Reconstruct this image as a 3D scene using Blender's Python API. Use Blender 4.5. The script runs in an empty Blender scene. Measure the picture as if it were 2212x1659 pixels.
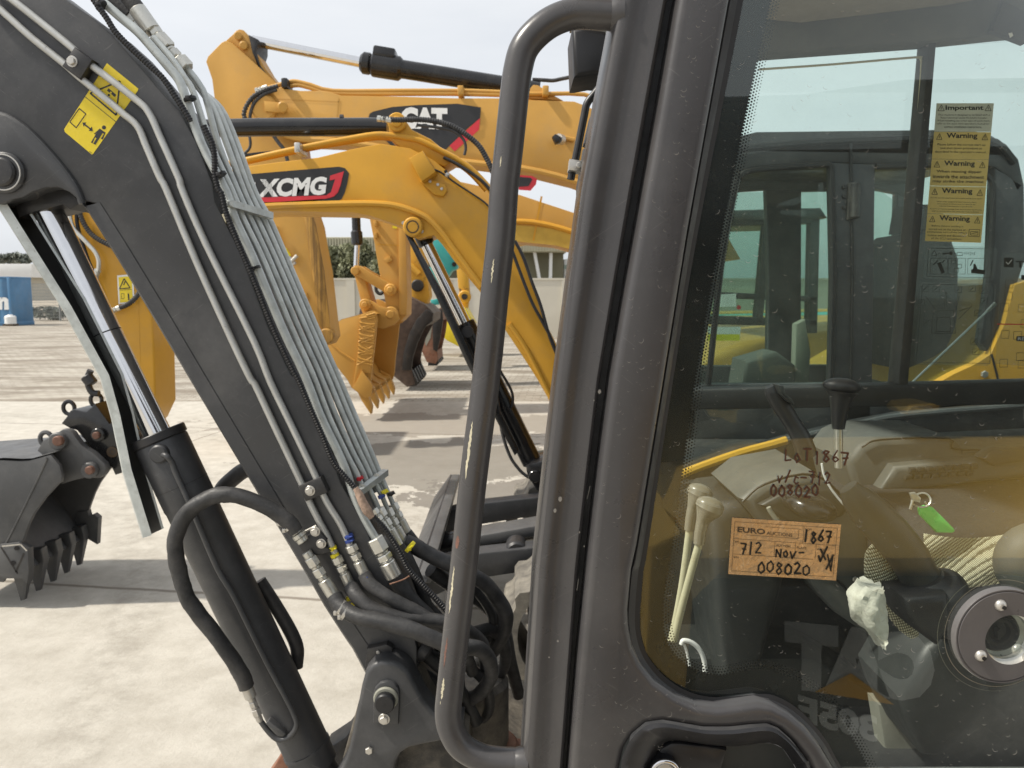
import bpy, bmesh, math, random
from mathutils import Vector, Matrix, Quaternion
random.seed(7)
S = bpy.context.scene
COL = S.collection
PI = math.pi
# ---------------------------------------------------------------- planning frame: plan coordinates (u, v) on a vertical plane y = Y
KPX = 1.0 / (770.0 * 2212.0 / 1024.0)
PITCH = math.radians(6.67)
EYE = Vector((0, 0, 1.6))
CP, SP = math.cos(PITCH), math.sin(PITCH)
def P(u, v, Y):
    a = (u - 1106.0) * KPX; b = -(v - 829.5) * KPX
    dy = CP + b * SP; dz = -SP + b * CP
    t = Y / dy
    return Vector((a * t, Y, 1.6 + dz * t))
def G(u, v, z=0.0):
    a = (u - 1106.0) * KPX; b = -(v - 829.5) * KPX
    dy = CP + b * SP; dz = -SP + b * CP
    t = (z - 1.6) / dz
    return Vector((a * t, dy * t, z))
def R(w, Y):                     # half of a width w, in metres at depth Y
    return 0.5 * w * KPX * Y
def PL(pts, Y): return [P(p[0], p[1], Y) for p in pts]
# ---------------------------------------------------------------- materials
def new_mat(name):
    m = bpy.data.materials.new(name); m.use_nodes = True
    nt = m.node_tree; b = nt.nodes["Principled BSDF"]
    return m, nt, b
def N(nt, t, **kw):
    n = nt.nodes.new(t)
    for k, v in kw.items(): setattr(n, k, v)
    return n
def ramp(nt, src, p0, p1, c0=(0,0,0,1), c1=(1,1,1,1)):
    r = N(nt, "ShaderNodeValToRGB"); e = r.color_ramp.elements
    e[0].position = p0; e[1].position = p1; e[0].color = c0; e[1].color = c1
    nt.links.new(src, r.inputs[0]); return r
def mixc(nt, fac, a, b, mode='MIX'):
    m = N(nt, "ShaderNodeMix", data_type='RGBA', blend_type=mode)
    if isinstance(fac, (int, float)): m.inputs[0].default_value = fac
    else: nt.links.new(fac, m.inputs[0])
    for i, x in ((6, a), (7, b)):
        if isinstance(x, (tuple, list)): m.inputs[i].default_value = (*x[:3], 1)
        else: nt.links.new(x, m.inputs[i])
    return m.outputs[2]
def noise(nt, vec, scale, detail=4, rough=.55, dist=0):
    n = N(nt, "ShaderNodeTexNoise"); n.inputs["Scale"].default_value = scale
    n.inputs["Detail"].default_value = detail; n.inputs["Roughness"].default_value = rough
    n.inputs["Distortion"].default_value = dist
    nt.links.new(vec, n.inputs["Vector"]); return n.outputs["Fac"]
def mat(name, col, rough=.5, metal=0.0, var=.12, vs=6, dust=0.0, dustcol=(.42,.38,.31), dth=(.45,.75), ds=3, fleck=0.0, fs=260, bump=0.0, bs=60, coat=0, stretch=None, spec=.5, scratch=0):
    m, nt, b = new_mat(name)
    tc = N(nt, "ShaderNodeTexCoord"); vec = tc.outputs["Object"]
    if stretch:
        mp = N(nt, "ShaderNodeMapping"); mp.inputs["Scale"].default_value = stretch
        nt.links.new(vec, mp.inputs[0]); vec = mp.outputs[0]
    n1 = noise(nt, vec, vs, 6, .6)
    c = mixc(nt, ramp(nt, n1, .3, .7).outputs[0], [x*(1-var) for x in col], [min(1, x*(1+var)) for x in col])
    if dust:
        n2 = noise(nt, vec, ds, 9, .72)
        r = ramp(nt, n2, dth[0], dth[1], (0,0,0,1), (dust,dust,dust,1))
        c = mixc(nt, r.outputs[0], c, dustcol)
    if fleck:
        n3 = noise(nt, vec, fs, 2, .5)
        r = ramp(nt, n3, .70, .76, (0,0,0,1), (fleck,fleck,fleck,1))
        c = mixc(nt, r.outputs[0], c, dustcol)
    if scratch:
        for rot, sc in (((.3,.9,.2), (420,7,16)), ((1.1,-.5,.7), (9,380,12))):
            mp = N(nt, "ShaderNodeMapping"); mp.inputs["Rotation"].default_value = rot; nt.links.new(vec, mp.inputs[0])
            mp2 = N(nt, "ShaderNodeMapping"); mp2.inputs["Scale"].default_value = sc; nt.links.new(mp.outputs[0], mp2.inputs[0])
            r = ramp(nt, noise(nt, mp2.outputs[0], 1, 2, .5), .715, .75, (0,0,0,1), (scratch,scratch,scratch,1))
            c = mixc(nt, r.outputs[0], c, (.30,.29,.27))
    nt.links.new(c, b.inputs["Base Color"])
    b.inputs["Metallic"].default_value = metal
    b.inputs["Specular IOR Level"].default_value = spec
    rr = N(nt, "ShaderNodeMapRange"); nt.links.new(noise(nt, vec, vs*2.7, 5, .6), rr.inputs[0])
    rr.inputs[1].default_value = .3; rr.inputs[2].default_value = .7
    rr.inputs[3].default_value = max(.02, rough*.8); rr.inputs[4].default_value = min(1, rough*1.2)
    nt.links.new(rr.outputs[0], b.inputs["Roughness"])
    if coat: b.inputs["Coat Weight"].default_value = coat
    if bump:
        bp = N(nt, "ShaderNodeBump"); bp.inputs["Strength"].default_value = bump; bp.inputs["Distance"].default_value = .004
        nt.links.new(noise(nt, vec, bs, 4, .6), bp.inputs["Height"]); nt.links.new(bp.outputs[0], b.inputs["Normal"])
    return m
M = {}
def setup_mats():
    M['paint'] = mat("grey_machine_paint", (.047,.048,.051), .44, 0, .14, 5, .30, (.17,.165,.16), (.46,.74), 5, .40, 260, .05, 160, scratch=.22)
    M['door'] = mat("brown_grey_cab_paint", (.053,.051,.0525), .31, 0, .10, 7, .16, (.20,.185,.17), (.46,.76), 6, .25, 420, .03, 260, scratch=.13)
    M['paint_dk'] = mat("dark_frame_paint", (.022,.022,.024), .45, 0, .15, 6, .35, (.28,.25,.21), (.46,.82), 5, .3, 220)
    M['dirty'] = mat("dusty_dark_iron", (.040,.037,.034), .6, 0, .2, 9, .85, (.30,.26,.20), (.38,.70), 7, .4, 150, .25, 60)
    M['black'] = mat("black_plastic", (.012,.012,.014), .42, 0, .15, 10, .15, (.25,.23,.2), (.5,.85), 9, .2, 400)
    M['rubber'] = mat("hose_rubber", (.024,.024,.025), .55, 0, .2, 20, .32, (.20,.19,.18), (.42,.78), 14, .2, 300, .2, 160)
    M['seal'] = mat("rubber_seal", (.010,.010,.011), .5, 0, .1, 10)
    M['galv'] = mat("galvanised_tube", (.58,.605,.595), .42, .35, .16, 26, .45, (.26,.25,.22), (.50,.72), 22, .55, 190, .05, 200)
    M['dusttrack'] = mat("dusty_rubber_track", (.10,.092,.08), .85, 0, .2, 9, .95, (.25,.23,.19), (.40,.64), 7, .4, 150, .3, 60)
    for mm in (M['galv'],):
        nt = mm.node_tree; b = nt.nodes['Principled BSDF']; oi = N(nt, 'ShaderNodeObjectInfo'); r_ = ramp(nt, oi.outputs['Random'], 0, 1, (.74,.76,.76,1), (1.12,1.12,1.10,1)); src = b.inputs['Base Color'].links[0].from_socket; nt.links.new(mixc(nt, 1.0, src, r_.outputs[0], 'MULTIPLY'), b.inputs['Base Color'])
    M['pipe'] = mat("zinc_pipe", (.50,.50,.48), .40, .5, .10, 20, .3, (.22,.21,.19), (.55,.75), 30, .5, 160)
    M['zinc'] = mat("bright_zinc", (.62,.61,.56), .33, .75, .15, 40, .5, (.20,.18,.13), (.48,.72), 40, .2, 300)
    M['chrome'] = mat("chrome_rod", (.72,.72,.73), .10, 1, .04, 30, .10, (.2,.17,.14), (.60,.75), 40, .2, 240)
    M['steel'] = mat("steel_bolt", (.55,.53,.49), .34, .7, .15, 60, .4, (.25,.2,.14), (.5,.7), 60)
    M['rust'] = mat("rusty_steel", (.20,.085,.05), .75, 0, .35, 14, .5, (.34,.22,.15), (.4,.7), 10, .4, 130, .4, 60)
    M['rustpin'] = mat("rusty_pin", (.16,.080,.055), .6, .2, .3, 30)
    M['yel'] = mat("yellow_ochre_paint", (.575,.300,.034), .36, 0, .09, 2.5, .45, (.33,.22,.10), (.52,.80), 2.6, .25, 110, .03, 60, spec=.3)
    M['yelb'] = mat("lemon_yellow_paint", (.52,.35,.06), .5)
    M['yelb2'] = mat("glossy_yellow_paint", (.60,.37,.085), .35, 0, .05, 3, spec=.3)
    M['disc'] = mat("lock_disc_paint", (.105,.098,.098), .33, 0, .06, 20, .15, (.25,.23,.21), (.5,.8), 9, .2, 400)
    M['lett'] = mat("grey_lettering", (.36,.36,.36), .5)
    M['streak'] = mat("streaked_yellow_paint", (.50,.28,.07), .5, 0, .1, 3, .85, (.12,.07,.03), (.42,.58), 4, stretch=(5,5,.35), spec=.15)
    M['cat'] = mat("yellow_paint_hazed", (.53,.292,.066), .45, 0, .10, 1.6, .42, (.38,.26,.13), (.50,.8), 2.0, .22, 70, spec=.3)  # paler yellow, distance haze mixed into the paint colour
    M['yel_worn'] = mat("worn_yellow_paint", (.62,.33,.03), .55, 0, .1, 3, .95, (.045,.032,.025), (.56,.62), 5)
    M['blackpaint'] = mat("black_gloss_paint", (.014,.014,.015), .20, 0, .15, 6, .15, (.2,.19,.17), (.5,.85), 5)
    M['bucket'] = mat("grey_bucket_paint", (.066,.067,.069), .48, 0, .10, 4, .25, (.26,.25,.23), (.45,.8), 4, .2, 180)
    M['brownsteel'] = mat("worn_brown_steel", (.075,.052,.042), .55, .2, .3, 5, .4, (.22,.16,.12), (.45,.7), 5)
    M['darksteel'] = mat("worn_black_steel", (.022,.020,.019), .5, .2, .3, 5, .35, (.12,.10,.08), (.5,.7), 6)
    M['teal'] = mat("teal_paint", (.045,.38,.36), .4, 0, .08, 3, .2, (.3,.35,.3), (.5,.8), 3)
    M['white'] = mat("white_paint", (.78,.78,.76), .5, 0, .04, 4, .2, (.5,.46,.38), (.5,.8), 2)
    M['blue'] = mat("blue_container_paint", (.075,.20,.36), .5, 0, .14, 1.2, .4, (.20,.24,.27), (.45,.8), 1.5)
    M['wall'] = mat("cream_wall_paint", (.56,.53,.45), .85, 0, .05, .8, .35, (.42,.38,.30), (.45,.8), .9, .1, 60)
    M['fascia'] = mat("beige_sheet_metal", (.42,.40,.29), .55, 0, .05, 1)
    M['olive'] = mat("olive_sheet_metal", (.15,.14,.085), .6, 0, .10, .7)
    M['decalyel'] = mat("yellow_sticker", (.76,.58,.02), .42, 0, .05, 25, .25, (.55,.45,.18), (.5,.8), 40, .2, 300, .12, 160)
    M['decalblk'] = mat("printed_black", (.022,.022,.024), .45)
    M['decalwht'] = mat("printed_white", (.80,.80,.78), .45)
    M['decalred'] = mat("printed_red", (.62,.03,.045), .45)
    M['tag_y'] = mat("yellow_tie", (.80,.68,.02), .4); M['tag_b'] = mat("blue_tie", (.03,.06,.26), .4); M['tag_r'] = mat("red_tie", (.55,.02,.03), .4)
    M['gold'] = mat("gold_foil_sticker", (.54,.36,.19), .27, .5, .08, 30, .8, (.95,.82,.62), (.64,.67), 55, .0, 200, .6, 50)  # pale flecks painted into the foil as bright glints
    M['marker'] = mat("brown_marker_ink", (.060,.022,.012), .4)
    M['ink'] = mat("black_marker_ink", (.006,.006,.006), .4)
    M['khaki'] = mat("khaki_print_ink", (.060,.036,.016), .5)
    M['warnyel'] = mat("ochre_label", (.80,.61,.19), .55, 0, .05, 20, .2, (.7,.6,.35), (.5,.75), 25)
    M['warnpale'] = mat("pale_label", (.68,.70,.58), .55, 0, .05, 20)
    M['warnink'] = mat("label_ink", (.025,.028,.022), .6)
    M['cream'] = mat("cream_lever_paint", (.50,.47,.32), .42, 0, .10, 30, .5, (.24,.20,.11), (.52,.72), 30)
    M['knob'] = mat("grey_beige_knob", (.20,.185,.145), .30, 0, .05, 20, coat=.3)
    M['trim'] = mat("grey_cab_trim", (.085,.090,.083), .55, 0, .08, 14, .25, (.25,.24,.19), (.45,.8), 9, .2, 250)
    M['trim_dk'] = mat("black_cab_trim", (.028,.031,.030), .5, 0, .1, 14, .12, (.2,.19,.16), (.5,.8), 9, .2, 250)
    M['trim_lt'] = mat("pale_cab_trim", (.26,.26,.215), .6, 0, .08, 12, .3, (.4,.37,.29), (.45,.8), 9)
    M['ceil'] = mat("cab_headliner", (.26,.225,.18), .9, 0, .08, 30)
    M['rag'] = mat("white_rag", (.58,.57,.49), .95, 0, .10, 30, .5, (.28,.25,.18), (.50,.7), 40, .3, 200, .8, 60)
    M['green'] = mat("green_plastic_tag", (.10,.62,.13), .30, 0, .04, 30, coat=.4)
    M['leaf'] = mat("grey_green_leaf", (.22,.23,.135), .6, 0, .5, 1.6)
    M['leaf_far'] = mat("hazy_far_leaf", (.20,.22,.19), .7, 0, .25, .5)  # lighter and greyer, far haze put into the leaf colour
    M['bark'] = mat("bark", (.10,.075,.05), .9, 0, .3, 4)
    M['frit'] = mat("black_glass_frit", (.006,.007,.008), .25)
    M['chip_cream'] = mat("bare_primer", (.46,.42,.30), .7, 0, .25, 90)
    M['chip_rust'] = mat("rust_chip", (.15,.075,.055), .8, 0, .35, 120)
    M['copper'] = mat("torn_tape", (.40,.28,.21), .7, 0, .35, 70, bump=.6, bs=120)
    M['wire'] = mat("fence_wire", (.34,.35,.34), .5, .5)
    M['lens'] = mat("lamp_reflector", (.6,.6,.6), .15, .8)
    m, nt, b = new_mat("dried_water_mark"); out = nt.nodes["Material Output"]; b.inputs["Base Color"].default_value = (.50,.47,.42,1); b.inputs["Roughness"].default_value = .9
    tr = N(nt, "ShaderNodeBsdfTransparent"); mx = N(nt, "ShaderNodeMixShader"); mx.inputs[0].default_value = .42; nt.links.new(tr.outputs[0], mx.inputs[1]); nt.links.new(b.outputs[0], mx.inputs[2]); nt.links.new(mx.outputs[0], out.inputs[0]); M['dustmark'] = m
    # knitted fabric
    m, nt, b = new_mat("knit_fabric"); tc = N(nt, "ShaderNodeTexCoord")
    mp = N(nt, "ShaderNodeMapping"); mp.inputs["Rotation"].default_value = (0, .42, 0); nt.links.new(tc.outputs["Object"], mp.inputs[0])
    w = N(nt, "ShaderNodeTexWave", wave_type='BANDS', bands_direction='Z'); w.inputs["Scale"].default_value = 70; w.inputs["Distortion"].default_value = 1.6; w.inputs["Detail"].default_value = 2; w.inputs["Detail Scale"].default_value = 3
    nt.links.new(mp.outputs[0], w.inputs[0])
    w2 = N(nt, "ShaderNodeTexWave", wave_type='BANDS', bands_direction='X'); w2.inputs["Scale"].default_value = 120; w2.inputs["Distortion"].default_value = 1.0
    nt.links.new(mp.outputs[0], w2.inputs[0])
    mul = mixc(nt, 1.0, w.outputs[0], w2.outputs[0], 'MULTIPLY')
    c = mixc(nt, ramp(nt, mul, .04, .30).outputs[0], (.10,.09,.055), (.66,.62,.44))
    nt.links.new(c, b.inputs["Base Color"]); b.inputs["Roughness"].default_value = .95
    bp = N(nt, "ShaderNodeBump"); bp.inputs["Strength"].default_value = .7; bp.inputs["Distance"].default_value = .003
    nt.links.new(mul, bp.inputs["Height"]); nt.links.new(bp.outputs[0], b.inputs["Normal"]); M['knit'] = m
    # panes
    def glass(name, tint, haze=.02, k=1.0):
        m, nt, b = new_mat(name); out = nt.nodes["Material Output"]; nt.nodes.remove(b)
        tr = N(nt, "ShaderNodeBsdfTransparent"); tr.inputs[0].default_value = (*tint, 1)
        gl = N(nt, "ShaderNodeBsdfGlossy"); gl.inputs["Roughness"].default_value = .0; gl.inputs[0].default_value = (.95,1,.97,1)
        fr = N(nt, "ShaderNodeFresnel"); fr.inputs[0].default_value = 1.52
        ml = N(nt, "ShaderNodeMath", operation='MULTIPLY'); ml.inputs[1].default_value = 1.9*k; nt.links.new(fr.outputs[0], ml.inputs[0])
        m1 = N(nt, "ShaderNodeMixShader"); nt.links.new(ml.outputs[0], m1.inputs[0]); nt.links.new(tr.outputs[0], m1.inputs[1]); nt.links.new(gl.outputs[0], m1.inputs[2])
        df = N(nt, "ShaderNodeBsdfDiffuse"); df.inputs[0].default_value = (.55,.55,.48,1)
        tc = N(nt, "ShaderNodeTexCoord"); n = noise(nt, tc.outputs["Object"], 9, 8, .7)
        r = ramp(nt, n, .35, .8, (haze*.4,)*3+(1,), (haze*1.8,)*3+(1,))
        m2 = N(nt, "ShaderNodeMixShader"); nt.links.new(r.outputs[0], m2.inputs[0]); nt.links.new(m1.outputs[0], m2.inputs[1]); nt.links.new(df.outputs[0], m2.inputs[2])
        nt.links.new(m2.outputs[0], out.inputs[0]); return m
    M['glass'] = glass("door_glass", (.88,.945,.905), .018, .80)
    M['glass2'] = glass("green_tinted_glass", (.84,.95,.91), .055, .5)
    M['glass3'] = glass("grey_green_glass", (.68,.79,.74), .06, .5)
    # clear printed film
    m, nt, b = new_mat("clear_film"); out = nt.nodes["Material Output"]; nt.nodes.remove(b)
    tr = N(nt, "ShaderNodeBsdfTransparent"); tr.inputs[0].default_value = (.86,.90,.90,1); df = N(nt, "ShaderNodeBsdfDiffuse"); df.inputs[0].default_value = (.5,.56,.55,1)
    mx = N(nt, "ShaderNodeMixShader"); mx.inputs[0].default_value = .16; nt.links.new(tr.outputs[0], mx.inputs[1]); nt.links.new(df.outputs[0], mx.inputs[2]); nt.links.new(mx.outputs[0], out.inputs[0]); M['film'] = m
    # concrete yard
    m, nt, b = new_mat("yard_concrete"); tc = N(nt, "ShaderNodeTexCoord"); vec = tc.outputs["Object"]
    n1 = noise(nt, vec, .55, 8, .65); n2 = noise(nt, vec, 6, 8, .7); n3 = noise(nt, vec, 90, 3, .6)
    c = mixc(nt, ramp(nt, n1, .3, .75).outputs[0], (.43,.405,.355), (.52,.495,.44))
    c = mixc(nt, ramp(nt, n2, .40, .75, (0,0,0,1), (.75,.75,.75,1)).outputs[0], c, (.30,.275,.23))
    c = mixc(nt, ramp(nt, noise(nt, vec, 2.2, 9, .75, .6), .52, .70, (0,0,0,1), (.32,.32,.32,1)).outputs[0], c, (.41,.385,.34))
    def arc(c, cx, cy, rad, wd, k):
        s = N(nt, "ShaderNodeVectorMath", operation='SUBTRACT'); nt.links.new(vec, s.inputs[0]); s.inputs[1].default_value = (cx, cy, 0)
        l = N(nt, "ShaderNodeVectorMath", operation='LENGTH'); nt.links.new(s.outputs[0], l.inputs[0])
        a = N(nt, "ShaderNodeMath", operation='SUBTRACT'); nt.links.new(l.outputs["Value"], a.inputs[0]); a.inputs[1].default_value = rad
        ab = N(nt, "ShaderNodeMath", operation='ABSOLUTE'); nt.links.new(a.outputs[0], ab.inputs[0])
        r = ramp(nt, ab.outputs[0], wd*.5, wd, (k,k,k,1), (0,0,0,1)); nn = ramp(nt, noise(nt, vec, 7, 8, .8), .42, .62)
        return mixc(nt, mixc(nt, 1.0, r.outputs[0], nn.outputs[0], 'MULTIPLY'), c, (.24,.22,.185))
    for cx, cy, rad in ((-9,1,7.6),(-9,1,9.4),(4,14,9.9),(4,14,8.3)): c = arc(c, cx, cy, rad, .17, .5)
    c = mixc(nt, ramp(nt, n3, .62, .78, (0,0,0,1), (.35,.35,.35,1)).outputs[0], c, (.32,.29,.24))
    def dark_patch(c, cx, cy, rx, ry, col, k, ns=2.2):  # irregular darker patch with noisy edges
        s = N(nt, "ShaderNodeVectorMath", operation='SUBTRACT'); nt.links.new(vec, s.inputs[0]); s.inputs[1].default_value = (cx, cy, 0)
        d = N(nt, "ShaderNodeVectorMath", operation='MULTIPLY'); nt.links.new(s.outputs[0], d.inputs[0]); d.inputs[1].default_value = (1/rx, 1/ry, 0)
        l = N(nt, "ShaderNodeVectorMath", operation='LENGTH'); nt.links.new(d.outputs[0], l.inputs[0])
        ad = N(nt, "ShaderNodeMath", operation='MULTIPLY_ADD'); nt.links.new(noise(nt, vec, ns, 6, .7), ad.inputs[0]); ad.inputs[1].default_value = -2.0; nt.links.new(l.outputs["Value"], ad.inputs[2])
        r = ramp(nt, ad.outputs[0], -.42, -.10, (k,k,k,1), (0,0,0,1))
        return mixc(nt, r.outputs[0], c, col)
    c = dark_patch(c, -.9, 7.3, 1.6, 1.0, (.17,.155,.13), .8)
    c = dark_patch(c, .1, 6.0, .9, .6, (.15,.135,.115), .8, 3)
    c = dark_patch(c, -1.2, 9.4, 2.4, .8, (.25,.225,.19), .8, 1.5)
    # joints
    mp = N(nt, "ShaderNodeMapping"); mp.inputs["Rotation"].default_value = (0, 0, math.radians(8)); nt.links.new(vec, mp.inputs[0])
    sx = N(nt, "ShaderNodeSeparateXYZ"); nt.links.new(mp.outputs[0], sx.inputs[0])
    def joint(c, sock, off, per, w):
        wob = N(nt, "ShaderNodeMath", operation='MULTIPLY_ADD'); nt.links.new(noise(nt, vec, 3, 6, .7), wob.inputs[0]); wob.inputs[1].default_value = .05; nt.links.new(sock, wob.inputs[2])
        a = N(nt, "ShaderNodeMath", operation='ADD'); nt.links.new(wob.outputs[0], a.inputs[0]); a.inputs[1].default_value = off
        p = N(nt, "ShaderNodeMath", operation='PINGPONG'); nt.links.new(a.outputs[0], p.inputs[0]); p.inputs[1].default_value = per/2
        return mixc(nt, ramp(nt, p.outputs[0], w*.35, w, (.85,.85,.85,1), (0,0,0,1)).outputs[0], c, (.17,.145,.115))
    c = joint(c, sx.outputs[1], 20.255, 4.8, .022); c = joint(c, sx.outputs[0], 34.6, 6.0, .014)
    nt.links.new(c, b.inputs["Base Color"]); b.inputs["Roughness"].default_value = .9
    bp = N(nt, "ShaderNodeBump"); bp.inputs["Strength"].default_value = .4; bp.inputs["Distance"].default_value = .01
    nt.links.new(noise(nt, vec, 40, 6, .7), bp.inputs["Height"]); nt.links.new(bp.outputs[0], b.inputs["Normal"]); M['concrete'] = m
    # block paving
    m, nt, b = new_mat("dusty_block_paving"); tc = N(nt, "ShaderNodeTexCoord"); vec = tc.outputs["Object"]
    bt = N(nt, "ShaderNodeTexBrick"); bt.inputs["Scale"].default_value = 1; bt.inputs["Brick Width"].default_value = .24; bt.inputs["Row Height"].default_value = .14
    bt.inputs["Mortar Size"].default_value = .012; bt.inputs["Color1"].default_value = (.44,.41,.355,1); bt.inputs["Color2"].default_value = (.33,.305,.26,1); bt.inputs["Mortar"].default_value = (.17,.145,.115,1)
    wv = N(nt, "ShaderNodeVectorMath", operation='ADD'); nt.links.new(vec, wv.inputs[0])
    wn = N(nt, "ShaderNodeTexNoise"); wn.inputs["Scale"].default_value = 2.5; nt.links.new(vec, wn.inputs[0])
    sc = N(nt, "ShaderNodeVectorMath", operation='SCALE'); nt.links.new(wn.outputs["Color"], sc.inputs[0]); sc.inputs["Scale"].default_value = .06; nt.links.new(sc.outputs[0], wv.inputs[1])
    mp = N(nt, "ShaderNodeMapping"); mp.inputs["Rotation"].default_value = (0,0,.08); nt.links.new(wv.outputs[0], mp.inputs[0]); nt.links.new(mp.outputs[0], bt.inputs["Vector"])
    n1 = noise(nt, vec, .8, 9, .75)
    c = mixc(nt, ramp(nt, n1, .38, .68, (0,0,0,1), (.7,.7,.7,1)).outputs[0], bt.outputs[0], (.43,.395,.33))
    mpa = N(nt, "ShaderNodeMapping"); mpa.inputs["Scale"].default_value = (.35, 1.4, 1); nt.links.new(vec, mpa.inputs[0])
    n2 = noise(nt, mpa.outputs[0], 1.1, 9, .75)
    c = mixc(nt, ramp(nt, n2, .43, .58, (0,0,0,1), (.9,.9,.9,1)).outputs[0], c, (.165,.135,.10))
    nt.links.new(c, b.inputs["Base Color"]); b.inputs["Roughness"].default_value = .92
    bp = N(nt, "ShaderNodeBump"); bp.inputs["Strength"].default_value = .5; bp.inputs["Distance"].default_value = .02
    nt.links.new(noise(nt, vec, 14, 8, .8), bp.inputs["Height"]); nt.links.new(bp.outputs[0], b.inputs["Normal"]); M['paving'] = m
    M['earth'] = mat("dry_earth", (.36,.31,.24), .95, 0, .2, .3, .4, (.22,.2,.13), (.5,.7), .2)
    M['seatcloth'] = mat("black_seat_cloth", (.022,.023,.025), .9, 0, .2, 60)
# ---------------------------------------------------------------- mesh collector
class B:
    def __init__(s): s.v=[]; s.f=[]; s.m=[]; s.mats=[]
    def mi(s, key):
        if key not in s.mats: s.mats.append(key)
        return s.mats.index(key)
    def raw(s, vs, fs, key):
        k = len(s.v); i = s.mi(key)
        s.v += [tuple(x) for x in vs]
        for f in fs: s.f.append(tuple(a+k for a in f)); s.m.append(i)
        return s
    def bm(s, bm, key):
        bm.verts.ensure_lookup_table(); bm.verts.index_update()
        s.raw([v.co for v in bm.verts], [[v.index for v in f.verts] for f in bm.faces], key); bm.free(); return s
    # polygon (world points on y = Y0) pushed to y = Y1, front rim bevelled
    def prism(s, pts, Y0, Y1, key, bev=0, seg=2, uv=True):
        p = PL(pts, Y0) if uv else [Vector(q) for q in pts]
        bm = bmesh.new()
        a = [bm.verts.new(q) for q in p]
        b = [bm.verts.new((q.x, Y1, q.z)) for q in p]
        n = len(p)
        f0 = bm.faces.new(a); bm.faces.new(list(reversed(b)))
        for i in range(n):
            j = (i+1) % n; bm.faces.new((a[j], a[i], b[i], b[j]))
        bmesh.ops.recalc_face_normals(bm, faces=bm.faces[:])
        if bev:
            es = [e for e in bm.edges if abs(e.verts[0].co.y-Y0) < 1e-6 and abs(e.verts[1].co.y-Y0) < 1e-6]
            bmesh.ops.bevel(bm, geom=es, offset=bev, segments=seg, affect='EDGES', profile=.5, clamp_overlap=True)
        return s.bm(bm, key)
    def poly(s, pts, Y, key, uv=True):
        p = PL(pts, Y) if uv else pts
        return s.raw(p, [list(range(len(p)))], key)
    def line(s, a, b, w, Y, key):          # flat bar between two plan points
        d = Vector((b[0]-a[0], b[1]-a[1])); d.normalize(); q = Vector((-d.y, d.x))*w/2
        return s.poly([(a[0]+q.x, a[1]+q.y), (b[0]+q.x, b[1]+q.y), (b[0]-q.x, b[1]-q.y), (a[0]-q.x, a[1]-q.y)], Y, key)
    def pline(s, pts, w, Y, key, closed=False):
        pts = list(pts)
        if closed: pts.append(pts[0])
        for a, b in zip(pts, pts[1:]): s.line(a, b, w, Y, key)
        return s
    def disc(s, c, r, Y, key, n=20, ry=None):
        return s.poly([(c[0]+r*math.cos(2*PI*i/n), c[1]+(ry or r)*math.sin(2*PI*i/n)) for i in range(n)], Y, key)
    def tube(s, pts, rad, key, n=12, smooth=6, rib=None, cap=True, sq=None, rot=0, lump=0):
        pts = [Vector(q) for q in pts]
        rs = rad if isinstance(rad, (list, tuple)) else [rad]*len(pts)
        if smooth and len(pts) > 2: pts, rs = catmull(pts, rs, smooth)
        if rib: pts, rs = ribbed(pts, rs, rib[0], rib[1])
        vs, fs = [], []
        prev = None
        for i, q in enumerate(pts):
            t = (pts[min(i+1, len(pts)-1)] - pts[max(i-1, 0)]).normalized()
            if prev is None:
                up = Vector((0,1,0)) if abs(t.y) < .9 else Vector((1,0,0))
                x = t.cross(up).normalized()
            else:
                x = (prev - t*prev.dot(t)).normalized()
            prev = x; y = t.cross(x)
            for k in range(n):
                a = 2*PI*k/n + rot
                f = rs[i]*(1 + (lump*(math.sin(i*.9+k*1.1)*.6+math.sin(i*.37-k*.8)*.7+random.uniform(-.5,.5)) if lump else 0))
                vs.append(q + (x*math.cos(a) + y*math.sin(a)*(sq or 1))*f)
        for i in range(len(pts)-1):
            for k in range(n):
                fs.append((i*n+k, i*n+(k+1)%n, (i+1)*n+(k+1)%n, (i+1)*n+k))
        if cap:
            fs.append(tuple(reversed(range(n)))); fs.append(tuple((len(pts)-1)*n+k for k in range(n)))
        return s.raw(vs, fs, key)
    def cyl(s, a, b, r, key, n=20, r2=None, bev=0):
        a = Vector(a); b = Vector(b); r2 = r if r2 is None else r2
        if bev:
            d = (b-a).normalized()*bev
            return s.tube([a, a+d*.01, a+d, b-d, b-d*.01, b], [r*.0+r-bev, r-bev*.9, r, r2, r2-bev*.9, r2-bev], key, n, 0)
        return s.tube([a, b], [r, r2], key, n, 0)
    def box(s, c, size, key, rot=None, bev=0):
        bm = bmesh.new(); bmesh.ops.create_cube(bm, size=1)
        for v in bm.verts: v.co = Vector((v.co.x*size[0], v.co.y*size[1], v.co.z*size[2]))
        if bev: bmesh.ops.bevel(bm, geom=bm.edges[:], offset=bev, segments=2, affect='EDGES', profile=.5)
        Mx = Matrix.Translation(Vector(c)) @ (rot.to_matrix().to_4x4() if rot else Matrix())
        bm.transform(Mx); return s.bm(bm, key)
    def ball(s, c, r, key, rot=None, seg=20, lump=0):
        bm = bmesh.new(); bmesh.ops.create_uvsphere(bm, u_segments=seg, v_segments=seg//2, radius=1)
        r = r if isinstance(r, (tuple, list)) else (r, r, r)
        for v in bm.verts:
            k = 1 + lump*(random.random()-.5)
            v.co = Vector((v.co.x*r[0]*k, v.co.y*r[1]*k, v.co.z*r[2]*k))
        bm.transform(Matrix.Translation(Vector(c)) @ (rot.to_matrix().to_4x4() if rot else Matrix())); return s.bm(bm, key)
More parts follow.
